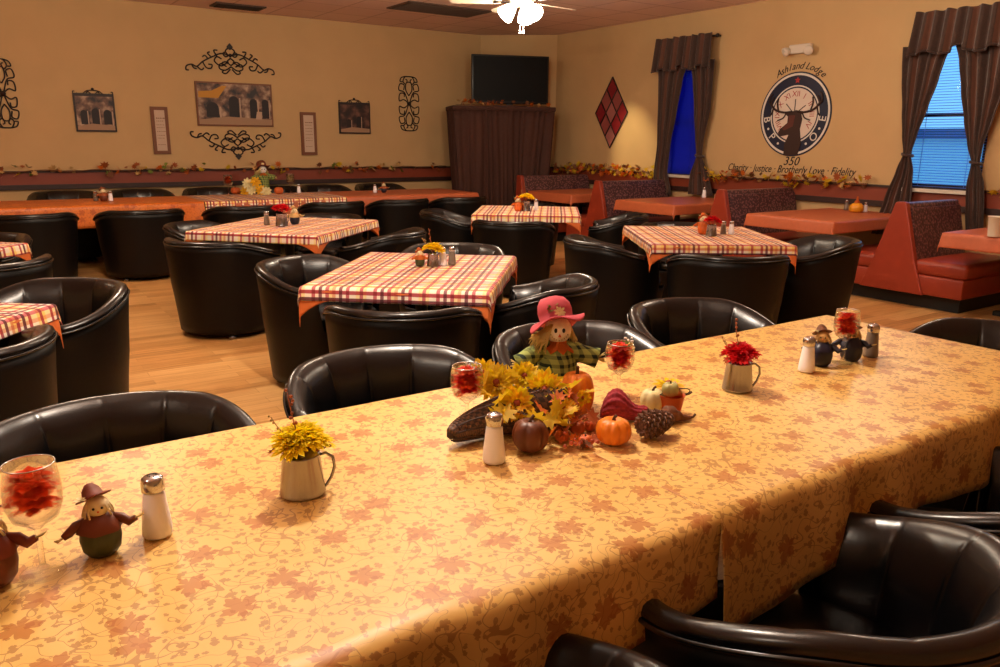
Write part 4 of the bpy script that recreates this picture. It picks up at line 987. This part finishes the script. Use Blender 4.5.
# small pumpkin body figurines with hat and arms
def figurine(p, h, label, body, hat, cream='figurine_cream', jacket=None, face=None, rich=True, group='small autumn scarecrow figurines'):
    a = atan2(CAM.y-p.y, CAM.x-p.x) + pi/2 if face is None else face
    r = thing('scarecrow_figurine', label, 'figurine', p, a, group); s = h/.13
    rib = lambda q, rr, z: rr*(1-.05*abs(cos(4*q)))
    MB().lathe([(.001, 0), (.024*s, 0), (.034*s, .014*s), (.0375*s, .034*s), (.0345*s, .056*s), (.024*s, .071*s), (.001, .075*s)], 32, rf=rib, cap=False).build('body', body, r)
    m = MB(); m.lathe([(.0385*s, .050*s), (.036*s, .060*s), (.025*s, .075*s), (.010*s, .083*s)], 24, cap=False, rf=lambda q, rr, z: rr*(1+.06*sin(6*q)))
    for sx in (-1, 1):
        m.tube([(sx*.022*s, 0, .068*s), (sx*.038*s, -.004*s, .064*s), (sx*.05*s, -.01*s, .055*s), (sx*.06*s, -.014*s, .05*s if sx < 0 else .062*s)], [.008*s, .009*s, .0085*s, .006*s], 7)
    m.build('jacket', jacket or hat, r)
    for sx in (-1, 1):
        m = MB()
        for k in range(3): m.tube([(sx*.059*s, -.014*s, .05*s if sx < 0 else .062*s), (sx*(.07+.002*k)*s, (-.018+.004*k)*s, (.045 if sx < 0 else .066)*s)], .0016*s, 4)
        m.build('straw_hand', 'straw', r)
    m = MB(); m.ball((0, -.002*s, .094*s), .0205*s, 0, 10, sq=(1, .92, 1)); hd_ = m.build('head', cream, r)
    m = MB()
    for sx in (-1, 1): m.ball((sx*.007*s, -.0205*s, .097*s), .0024*s, 0, 5)
    m.ball((0, -.0215*s, .0905*s), .002*s, 1, 5)
    m.build('face', ['face_black', 'nose_orange'], hd_)
    if rich:
        m = MB()
        for k in range(16):
            q = k/16*2*pi
            if -2.4 < q-pi*1.5 < -.9 or .9 < abs(q-pi*1.5) < 2.6 or True:
                if abs((q-pi*1.5)) < .7: continue
                m.tube([(.016*s*cos(q), .016*s*sin(q), .103*s), (.023*s*cos(q), .023*s*sin(q), .09*s), (.026*s*cos(q+.2), .026*s*sin(q+.2), .078*s)], .0022*s, 4)
        m.build('straw_hair', cream, hd_)
    m = MB(); m.lathe([(.001, .104*s), (.030*s, .103*s), (.031*s, .105*s), (.018*s, .108*s), (.015*s, .120*s), (.007*s, .130*s), (.001, .1315*s)], 20, cap=False, rf=lambda q, rr, z: rr*(1+.07*sin(3*q)), T=Matrix.Translation((-.004*s, .008*s, .104*s)) @ Matrix.Rotation(-.25, 4, 'Y') @ Matrix.Rotation(-.45, 4, 'X') @ Matrix.Translation((0, 0, -.1*s)))
    m.build('hat', hat, hd_)
    if rich:
        m = MB(); petals(m, (-.024*s, -.012*s, .115*s), .014*s, 6, 2, (0,), width=.6); m.build('hat_flower', 'cream_gourd', hd_)
    return r
def fig(x, yb, yt, *a, **k):
    p = pos(x, yb); return figurine(p, top_z(p, yt, x)-p.z, *a, **k)
fig(103, 552, 486, 'green pumpkin bodied figurine with rust hat beside the left salt shaker', 'figurine_green', 'hat_rust', jacket='figurine_brown')
fig(-6, 583, 500, 'brown pumpkin figurine cut by the left edge of the photo', 'figurine_brown', 'hat_rust')
fig(820, 365, 326, 'slim dark navy figurine behind the right salt shaker', 'figurine_navy', 'leaf_brown', 'leaf_tan', jacket='figurine_navy')
fig(850, 360, 322, 'wide dark navy figurine beside the pepper shaker', 'figurine_navy', 'leaf_brown', 'leaf_tan', jacket='figurine_navy')
fig(420, 266, 248, 'small figurine with straw hair on the middle checked table', 'figurine_green', 'leaf_orange')
fig(295, 224, 206, 'cream headed figurine with dark body on the left checked table', 'figurine_navy', 'leaf_tan')
fig(703, 234, 213, 'orange pumpkin figurine on the right checked table', 'figurine_orange', 'leaf_orange')
fig(518, 211, 196, 'small orange figurine on the far checked table', 'figurine_orange', 'leaf_orange')
fig(104, 201, 187, 'small rust and cream figurine on the left end of the back row', 'figurine_brown', 'leaf_rust')
fig(384, 192.5, 182, 'small dark figurine on the right end of the back row', 'figurine_navy', 'leaf_rust')
# golden bottle on the booth table, white cup at the right edge
p = pos(856, 212); r = thing('squeeze_bottle', 'golden yellow squat bottle with pointed cap on the booth table', 'bottle', p)
MB().lathe([(.001, 0), (.055, 0), (.072, .02), (.07, .06), (.05, .085), (.03, .095), (.001, .096)], 22, cap=False).build('bottle_body', 'bottle_gold', r)
MB().lathe([(.03, .093), (.026, .11), (.012, .125), (.008, .16), (.001, .162)], 16, cap=False).build('cap', 'leaf_orange', r)
p = pos(994, 236.5); r = thing('paper_cup', 'white cup standing on the terracotta cloth at the right edge', 'cup', p); hh = top_z(p, 216.5, 994)-p.z
MB().lathe([(.001, 0), (.045, 0), (.047, .003), (.058, hh), (.06, hh), (.055, hh-.002), (.043, .008), (.001, .008)], 26, cap=False).build('cup_body', 'candle_wax', r)
MB().tube([(.0595*cos(q/24*2*pi), .0595*sin(q/24*2*pi), hh) for q in range(24)], .0025, 6, closed=True).build('rim', 'white_plastic', r)
# ---------------------------------------------------------------- pumpkins and gourds
def pumpkin(name, p, R, hgt, label, m_, ribs=10, cat='pumpkin', group=None, tilt=(0, 0)):
    r = thing(name, label, cat, p, random.uniform(0, 6), group); f = lambda a, q, z: q*(1-.13*(1-abs(sin(ribs/2*a))**.6))
    prof = [(.001, hgt*.06)]+[(R*(cos(t)**.6 if cos(t) > 0 else 0), hgt*.5+hgt*.5*sin(t)) for t in [radians(q) for q in range(-80, 81, 10)]]+[(.12*R, hgt*.9), (.001, hgt*.86)]
    prof = [(max(q, .001), z) for q, z in prof]
    m = MB(); m.lathe(prof, 60, rf=f, cap=False); m.build('pumpkin_skin' if cat == 'pumpkin' else 'skin', m_, r)
    m = MB(); m.tube([(0, 0, hgt*.86), (0, 0, hgt*.98), (R*.08, 0, hgt*1.08), (R*.2, 0, hgt*1.14)], [R*.16, R*.1, R*.085, R*.1], 7); m.build('stem', 'stem_brown', r)
    return r
def topw(p, y): return top_z(p, y)-p.z
gp = 'small pumpkins in the centrepiece'
p = pos(613, 443); pumpkin('small_pumpkin', p, .043, .062, 'small glossy orange pumpkin at the front of the centrepiece', 'pumpkin_orange', 10, group=None)
p = pos(576, 414); pumpkin('tall_pumpkin', p, .047, .115, 'tall orange pumpkin below the scarecrow', 'pumpkin_orange', 8)
p = pos(530, 450); pumpkin('wooden_pumpkin', p, .043, .074, 'round dark brown pumpkin in front of the cornucopia', 'wood_pumpkin', 6)
for (x, y, R, lab) in ((585, 447, .019, 'tiny rust pumpkin left of the glossy orange pumpkin, front'), (577, 433, .020, 'tiny rust pumpkin behind the front tiny one'), (562, 441, .018, 'tiny dark rust pumpkin beside the brown pumpkin'), (590, 430, .016, 'tiny pumpkin right behind, touching the glossy pumpkin')):
    pumpkin('tiny_pumpkin', pos(x, y), R, R*1.55, lab, 'mini_pumpkin', 8, group='tiny rust pumpkins in the centrepiece')
for x, lab in ((236, 'rust pumpkin left of the far scarecrow'), (248, 'rust pumpkin at the foot of the far scarecrow'), (279, 'rust pumpkin right of the far scarecrow')):
    pumpkin('tiny_pumpkin', pos(x, 194), .06, .085, lab, 'mini_pumpkin', 8, group='rust pumpkins by the far scarecrow')
def gourd(name, p0, p1, radii, label, m_, ribs=0, lift=None, cat='gourd', group=None, stem=True):
    """lies from p0 to p1 along the table"""
    p0 = Vector(p0); p1 = Vector(p1); L = (p1-p0).length; c = (p0+p1)/2; r = thing(name, label, cat, p0, atan2((p1-p0).y, (p1-p0).x), group)
    n = len(radii); R0 = max(radii); pts = []
    m = MB(); K = 84; NN = 36; vs = []
    for i in range(NN+1):
        t = i/NN; q = t*(n-1); k = min(n-2, int(q)); f = q-k; f = f*f*(3-2*f); rr = radii[k]*(1-f)+radii[k+1]*f; zc = max(rr, radii[0]*.6 if lift is None else lift)
        for a in range(K):
            b = a/K*2*pi; r2 = rr*(1-.10*(abs(sin(ribs/2*b)) < .25) ) if ribs else rr; r2 = rr*(1+.06*cos(ribs*b)) if ribs else rr
            vs.append((t*L, r2*cos(b), zc + r2*sin(b)))
    m.add(vs, [(i*K+a, i*K+(a+1) % K, (i+1)*K+(a+1) % K, (i+1)*K+a) for i in range(NN) for a in range(K)] + [tuple(range(K-1, -1, -1)), tuple(NN*K+a for a in range(K))])
    m.build('skin', m_, r)
    if stem:
        zz = max(radii[-1], radii[0]*.6 if lift is None else lift); m = MB(); m.tube([(L-.002, 0, zz), (L+.008, 0, zz+.002), (L+.016, .003, zz+.007)], [.004, .003, .0035], 6); m.build('stem', 'stem_brown', r)
    return r
a = pos(600, 417); b = pos(651, 421)
gourd('ribbed_gourd', a, b, [.010, .026, .034, .038, .0395, .038, .034, .028, .023, .020, .019, .020, .018, .004], 'dark red ribbed crochet gourd behind the glossy pumpkin', 'crochet_red', 12)
# pinecone
a = pos(641, 440); b = pos(668, 433); d = (b-a); r = thing('pinecone', 'brown pinecone right of the glossy orange pumpkin', 'pinecone', a, atan2(d.y, d.x)); L = .10
m = MB(); m.tube([(L*t/10, 0, .036) for t in range(11)], [.008+.012*sin(pi*min(1, (t+1)/9)) for t in range(11)], 10); m.build('core', 'pinecone_brown', r)
m = MB()
for i in range(11):
    t = i/10; R = .041*sin(pi*(.14+.76*t))**.6; k = 9
    for j in range(k):
        q = 2*pi*(j+.5*(i % 2))/k; T = Matrix.Translation((.010+L*.9*t, 0, .036)) @ Matrix.Rotation(q, 4, 'X') @ Matrix.Rotation(-.62, 4, 'Y')
        w = .0085*(.6+.5*sin(pi*t)); h_ = .0032
        m.add([(0, -w*.4, R*.2), (0, w*.4, R*.2), (-h_, w, R*.88), (-h_, -w, R*.88), (0, 0, R*1.12), (h_, w, R*.88), (h_, -w, R*.88)], [(0, 1, 2, 3), (3, 2, 4), (0, 6, 5, 1), (6, 4, 5), (2, 5, 4), (3, 4, 6), (1, 5, 2), (0, 3, 6)], 0, None, False, T)
tag(m.build('scales', 'pinecone_brown', r), kind='stuff')
# rust bucket with gourds and yellow petals
p = pos(671, 413); r = thing('rust_bucket', 'small rust orange bucket right of the red gourd', 'bucket', p)
MB().lathe([(.001, 0), (.023, 0), (.024, .003), (.033, .05), (.035, .052), (.031, .05), (.022, .006), (.001, .005)], 28, cap=False).build('bucket_body', 'bucket_rust', r)
m = MB(); V = RT; m.tube([tuple(V*(.034*cos(t))*1.0 + Vector((0, 0, .05+.0)) + V*.03*sin(t) + Vector((0, 0, .018*sin(t)))) for t in [pi*k/12 for k in range(13)]], .0014, 5); m.build('bail', 'dark_metal', r)
q = p + Vector((0, 0, .048)); pumpkin('green_gourd', q + RT*(-.006), .024, .036, 'round pale green gourd resting in the rust bucket', 'pale_green_gourd', 4, 'gourd', 'gourds in the rust bucket')
gourd('tan_gourd', q + RT*.004 + Vector((.0, .022, -.006)), q + RT*.052 + Vector((0, .022, .0)), [.006, .018, .02, .012, .006, .003], 'tan pear gourd leaning out of the rust bucket', 'leaf_tan', 0, group='gourds in the rust bucket')
p = pos(652, 410); pumpkin('cream_gourd', p, .034, .058, 'cream ribbed gourd between red gourd and bucket', 'cream_gourd', 7, 'gourd')
p = pos(668, 391); r = thing('silk_flower', 'yellow silk flower lying behind the rust bucket', 'flower', p + Vector((0, 0, .0)))
m = MB(); petals(m, (0, 0, .014), .05, 11, 3, (0, 1), width=.42, cup=.6); m.build('petals', ['leaf_yellow', 'petal_yellow'], r); MB().ball((0, 0, .022), .011, 0, 8).build('flower_centre', 'petal_core', r)
a = pos(660, 423); b = pos(690, 420); gourd('brown_gourd', a, b, [.01, .022, .021, .014, .008, .005], 'brown gourd lying in front of the rust bucket', 'leaf_brown', 0)
# ---------------------------------------------------------------- cornucopia
mouth = pos(562, 425); tip = pos(452, 446)
r = thing('cornucopia', 'dark wicker cornucopia horn lying on the gold cloth', 'cornucopia', tip)
L = (mouth-tip); n_ = 120; pts = []; rr = []
side = Vector((-L.y, L.x, 0)).normalized()
for i in range(n_+1):
    t = i/n_; R = .013+.046*t**.6; R *= 1+.045*abs(sin(i*pi/3.0)); rr.append(R); pts.append(Vector((0, 0, 0)) + L*t*.88 + side*(.02*sin(t*pi)) + Vector((0, 0, max(R, .014)*.97+.002+.012*(1-t)**3)))
m = MB(); m.tube(pts, rr, 28, uvs=True, cap=False); m.build('horn', 'wicker', r, solid=.004)
m = MB()
for k in range(9):
    a0 = 2*pi*k/9; m.tube([pts[i] + (side*cos(a0+i*.01)+Vector((0, 0, 1))*sin(a0+i*.01))*(rr[i]+.002) for i in range(0, n_+1, 3)], .0022, 5)
m.build('wicker_ribs', 'wicker', r)
m = MB(); e = pts[-1]; Ld = L.normalized(); m.tube([e + (side*cos(k/24*2*pi)+Vector((0, 0, 1))*sin(k/24*2*pi))*rr[-1] for k in range(24)], .006, 8, closed=True); m.build('mouth_rim', 'wicker', r)
m = MB(); m.tube([pts[0]+Vector(v) for v in ((0, 0, 0), tuple(-Ld*.006+Vector((0, 0, .003))), tuple(-Ld*.008+Vector((0, 0, .009))))], [.012, .009, .005], 8); m.build('tip', 'wicker', r)
# sunflowers and leaves spilling from the horn: each flower head is a thing
def point(x, y, depth_from, up):           # point above the table at height up seen at picture x,y
    return on(x, y, TZ+up)
gs = 'yellow silk sunflowers of the centrepiece'
def sunflower(x, y, up, R, label, cols, core=True):
    c = point(x, y, 0, up); toward = (CAM-c).normalized(); toward = (toward + Vector((0, 0, .35)) + Vector((random.uniform(-.3, .3), random.uniform(-.2, .2), 0))).normalized()
    r = thing('silk_sunflower', label, 'flower', c, 0, gs); m = MB(); petals(m, (0, 0, 0), R, 20, 5, (0, 1, 0), up=toward, width=.3, cup=.8); m.build('petals', cols, r)
    m = MB(); m.ball(tuple(toward*R*.1), R*.24, 0, 8); m.build('flower_centre', 'petal_core', r)
    m = MB(); foot = Vector((pts[-1].x+tip.x, pts[-1].y+tip.y, pts[-1].z+tip.z)) - c; m.tube([(0, 0, 0), tuple(foot*.5 + Vector((0, 0, .006))), tuple(foot)], .0022, 5); m.build('stem', 'leaf_green', r); return r
sunflower(497, 384, .10, .055, 'pale yellow sunflower at the upper left of the centrepiece', ['leaf_yellow', 'petal_yellow'])
sunflower(517, 404, .085, .052, 'golden sunflower at the left front of the centrepiece', ['petal_gold', 'petal_yellow'])
sunflower(545, 391, .105, .058, 'largest golden yellow sunflower in the middle of the centrepiece', ['petal_yellow', 'petal_gold'])
sunflower(524, 377, .115, .046, 'small yellow sunflower at the top below the scarecrow arm', ['petal_yellow', 'leaf_yellow'])
sunflower(583, 398, .085, .022, 'tiny yellow flower on the tall pumpkin', ['petal_yellow', 'petal_gold'])
sunflower(483, 374, .11, .045, 'pale yellow sunflower nearest the left goblet', ['leaf_yellow', 'petal_yellow'])
sunflower(563, 408, .075, .036, 'small golden flower beside the tall pumpkin', ['petal_gold', 'leaf_yellow'])
r = thing('silk_leaf_spray', 'spray of yellow and rust maple leaves around the sunflowers', 'leaves', mouth + Vector((0, 0, .07))); m = MB(); o_ = r.location
for (x, y, up, s, mi) in ((487, 377, .12, .06, 0), (483, 392, .1, .055, 0), (500, 401, .1, .06, 3), (505, 412, .085, .06, 3), (497, 415, .075, .055, 3), (535, 417, .08, .055, 0), (556, 409, .085, .055, 0), (570, 412, .075, .05, 3), (552, 420, .06, .055, 3), (563, 424, .05, .05, 3), (540, 408, .09, .05, 2),
                          (573, 400, .09, .04, 1), (578, 422, .05, .045, 1), (566, 432, .04, .04, 1), (591, 416, .055, .045, 1), (512, 375, .125, .05, 0), (530, 369, .13, .045, 3), (575, 385, .115, .05, 3), (592, 392, .1, .04, 3), (540, 376, .125, .05, 0), (557, 399, .1, .045, 2), (568, 395, .1, .035, 2), (553, 432, .05, .035, 2)):
    leaf(m, on(x, y, TZ+up)-o_, s*1.05, mi)
for k in range(24): leaf(m, on(random.uniform(550, 598), random.uniform(408, 445), TZ+random.uniform(.012, .05))-o_, random.uniform(.02, .034), random.choice([1, 1, 2, 4]))
tag(m.build('leaves', ['leaf_yellow', 'leaf_rust', 'leaf_orange', 'leaf_yellow', 'leaf_brown'], r), kind='stuff')
m = MB()
for k in range(22): m.ball(on(random.uniform(552, 598), random.uniform(405, 448), TZ+random.uniform(.012, .055))-o_, random.uniform(.003, .006), 0, 6)
tag(m.build('berries', 'berry_rust', r), kind='stuff')
m = MB(); [m.tube([tuple(on(570, 430, TZ+.02)-o_), tuple(on(random.uniform(500, 580), random.uniform(378, 412), TZ+.08)-o_)], .0014, 4) for k in range(10)]; m.build('twigs', 'stem_brown', r)
# ---------------------------------------------------------------- pink hatted scarecrow
def scarecrow(p, h, label, rich=True, hatm='hat_pink'):
    a = atan2(CAM.y-p.y, CAM.x-p.x) + pi/2 + .15; r = thing('scarecrow_doll', label, 'scarecrow doll', p, a); s = h/.30
    S = lambda *v: tuple(q*s for q in v)
    # body: one tapering jacketed trunk with both arms held out
    m = MB(); m.lathe([(.001, .0), (.05*s, .0), (.060*s, .03*s), (.060*s, .08*s), (.054*s, .13*s), (.042*s, .165*s), (.018*s, .182*s), (.001, .184*s)], 28, cap=False, rf=lambda q, rr, z: rr*(1+.04*sin(5*q+z*60/s)))
    for sx in (-1, 1):
        m.tube([S(sx*.02, 0, .16), S(sx*.045, -.002, .155), S(sx*.07, -.006, .145), S(sx*.098, -.012, .138 if sx > 0 else .125), S(sx*.112, -.014, .134 if sx > 0 else .118)], [.024*s, .027*s, .026*s, .028*s, .03*s], 12)
    m.build('jacket', 'jacket_plaid', r)
    for sx in (-1, 1):
        m = MB()
        for k in range(12):
            z0 = .134 if sx > 0 else .118
            m.tube([S(sx*.108, -.014, z0), S(sx*(.125+random.uniform(0, .01)), -.014+random.uniform(-.012, .012), z0+random.uniform(-.016, .016))], .0012*s, 4)
        m.build('straw_hand', 'straw', r)
    m = MB()
    for k in range(9):
        q = 2*pi*k/9; T = Matrix.Rotation(q, 4, 'Z'); m.add([S(.012, -.012, .188), S(.012, .012, .188), S(.043, .014, .165), S(.052, 0, .155), S(.043, -.014, .165)], [(0, 1, 2, 3, 4)], 0, None, False, T)
    m.build('collar', 'leaf_orange', r, solid=.002)
    hd_ = MB().ball(S(0, 0, .214), .038*s, 0, 16, sq=(1, .88, 1.02)).build('head', 'face_cream', r)
    zf = .214*s
    m = MB()
    for sx in (-1, 1): m.ball((sx*.011*s, -.0318*s, zf+.005*s), .0045*s, 0, 8, sq=(1, .5, 1.5))
    m.build('eyes', 'face_black', hd_)
    m = MB(); m.add([S(0, -.0337, .211), S(-.005, -.033, .2005), S(.005, -.033, .2005), S(0, -.0385, .202)], [(0, 1, 3), (0, 3, 2), (1, 2, 3), (0, 2, 1)], 0, None, False); m.build('nose', 'nose_orange', hd_)
    m = MB()
    for k in range(9):
        q = radians(200+140*k/8); x = .025*cos(q); z = .024*sin(q); yy = -.88*sqrt(max(0, .038**2-x*x-z*z))-.0004; m.ball(S(x, yy, .214+z), .0013*s, 0, 5)
    m.build('stitched_mouth', 'face_black', hd_)
    if rich:
        m = MB()
        for k in range(230):
            q = random.uniform(radians(-20), radians(200)); q0 = q
            if k % 2 == 0: q = random.uniform(radians(160), radians(232))
            R = .037; z1 = random.uniform(.165, .195) if q < 3.3 else random.uniform(.155, .2)
            w = random.uniform(.0, .024) + (.022 if q > 2.2 else 0)
            m.tube([S(R*.8*cos(q), R*.8*sin(q), .235), S((R+.004)*cos(q), (R+.004)*sin(q), .215), S((R+w*.6)*cos(q+.1), (R+w*.6)*sin(q), .197), S((R+w)*cos(q+random.uniform(-.2, .3)), (R+w)*sin(q), z1)], .0009*s, 3)
        tag(m.build('straw_hair', 'straw', hd_), kind='stuff')
    T = Matrix.Translation((-.003*s, .010*s, .236*s)) @ Matrix.Rotation(-.2, 4, 'Y') @ Matrix.Rotation(-.38, 4, 'X') @ Matrix.Scale(1.18, 4) @ Matrix.Translation((0, 0, -.232*s))
    m = MB(); m.lathe([(.001, .236*s), (.038*s, .234*s), (.058*s, .226*s), (.066*s, .224*s), (.066*s, .228*s), (.058*s, .231*s), (.040*s, .239*s), (.042*s, .256*s), (.039*s, .272*s), (.029*s, .286*s), (.014*s, .292*s), (.001, .293*s)], 44, cap=False, T=T)
    for k, v in enumerate(m.v):
        d = hypot(v.x, v.y)
        if d > .046*s: q = atan2(v.y, v.x); v.z += .012*s*sin(3*q+.8)*(d/s-.046)/.024
    hat = m.build('hat', hatm, hd_)
    MB().tube([T @ Vector(S(.0375*cos(q/20*2*pi), .0375*sin(q/20*2*pi), .243)) for q in range(20)], .003*s, 6, closed=True).build('hat_band', 'leaf_green', hd_)
    m = MB(); petals(m, tuple(T @ Vector(S(.008, -.041, .247))), .017*s, 9, 2, (0,), up=(0, -1, .4), width=.4); m.build('hat_flower', 'cream_gourd', hd_)
    m = MB(); [leaf(m, tuple(T @ Vector(S(random.uniform(-.018, .004), -.04, .246+random.uniform(0, .022)))), .014*s, 0) for k in range(7)]; m.build('hat_leaves', 'leaf_green', hd_)
    return r
p = pos(556, 402); scarecrow(p, top_z(p, 299.5, 548)-p.z, 'scarecrow doll with pink hat, straw hair and green plaid jacket')
p = on(264, 191.5, IZ); scarecrow(p, top_z(p, 161, 262)-p.z, 'far scarecrow doll with brown hat on the back row table', True, 'hat_rust')
c = on(256, 190, TZ+.06); r = thing('silk_flower_bunch', 'pale yellow flower bunch in front of the far scarecrow', 'flower', c); m = MB()
for k, (dx, dz) in enumerate(((-.1, .08), (0, .1), (-.05, .0), (.06, .0), (.12, -.02), (-.13, -.02))): petals(m, tuple(RT*dx + Vector((0, 0, dz))), .075, 10, 2, (k % 2,), up=(-.3, -1, .4), width=.4)
m.build('petals', ['cream_gourd', 'petal_gold'], r)
m = MB(); [m.tube([tuple(RT*dx), tuple(RT*dx*.6+Vector((0, .05, -.055)))], .004, 5) for dx in (-.1, 0, .1)]; m.build('stems', 'leaf_green', r)
# ================================================================ light and camera
def lamp(name, loc, e, col=(1, .74, .46), r=.12, typ='POINT', **k):
    d = bpy.data.lights.new(name, typ); d.energy = e; d.color = col
    if typ == 'POINT': d.shadow_soft_size = r
    for a, v in k.items(): setattr(d, a, v)
    o = bpy.data.objects.new(name, d); COL.objects.link(o); o.location = loc; return o
lamp('front_lamp', (1.2, 2.4, 2.62), 146, (1, .90, .74), .05)
lamp('left_fill', (-1.6, 1.2, 2.7), 40, (1, .86, .68), .09)  # small unseen fill added on the left, not a fixture of the room
lamp('fan_lamp', (FP.x, FP.y, 2.38), 62, (1, .84, .64), .12)
lamp('ceiling_lamp', (.8, 6.6, 2.8), 92, (1, .85, .64), .15)
lamp('ceiling_lamp', (2.9, 5.0, 2.8), 45, (1, .84, .62), .15)
lamp('ceiling_lamp', (-1.8, 9.0, 2.7), 14, (1, .80, .56), .15)
lamp('ceiling_lamp', (5.9, 3.4, 2.8), 50, (1, .84, .64), .15)
o = lamp('added_glow_spot', (7.1, 8.9, 2.9), 170, (1, .80, .42), .08, 'SPOT', spot_size=radians(38), spot_blend=.9)  # unseen spot added to make the warm glow on the wall by the narrow window
d = Vector((RX, 8.3, 1.0)) - Vector(o.location); o.rotation_euler = d.to_track_quat('-Z', 'Y').to_euler()
w = bpy.data.worlds.new('world'); bpy.context.scene.world = w; w.use_nodes = True
nt = w.node_tree; bg = nt.nodes['Background']; tc = nt.nodes.new('ShaderNodeTexCoord'); sp = nt.nodes.new('ShaderNodeSeparateXYZ'); rp = nt.nodes.new('ShaderNodeValToRGB')
nt.links.new(tc.outputs['Generated'], sp.inputs[0]); nt.links.new(sp.outputs[2], rp.inputs[0]); nt.links.new(rp.outputs[0], bg.inputs[0])
e = rp.color_ramp.elements; e[0].position = 0; e[0].color = (.18, .52, 1.0, 1); e[1].position = .25; e[1].color = (.14, .50, 1.0, 1)
bg.inputs[1].default_value = 1.5
cam = bpy.data.cameras.new('camera'); co = bpy.data.objects.new('camera', cam); COL.objects.link(co)
R = Matrix((RT, UP, -FW)).transposed(); co.matrix_world = Matrix.Translation(CAM) @ R.to_4x4()
cam.sensor_width = 36; cam.lens = F/1000*36; cam.clip_start = .02; cam.clip_end = 200
sc = bpy.context.scene; sc.camera = co
sc.view_settings.view_transform = 'Standard'; sc.view_settings.look = 'None'; sc.view_settings.exposure = 0.0; sc.view_settings.gamma = 1
sc.view_settings.use_curve_mapping = False
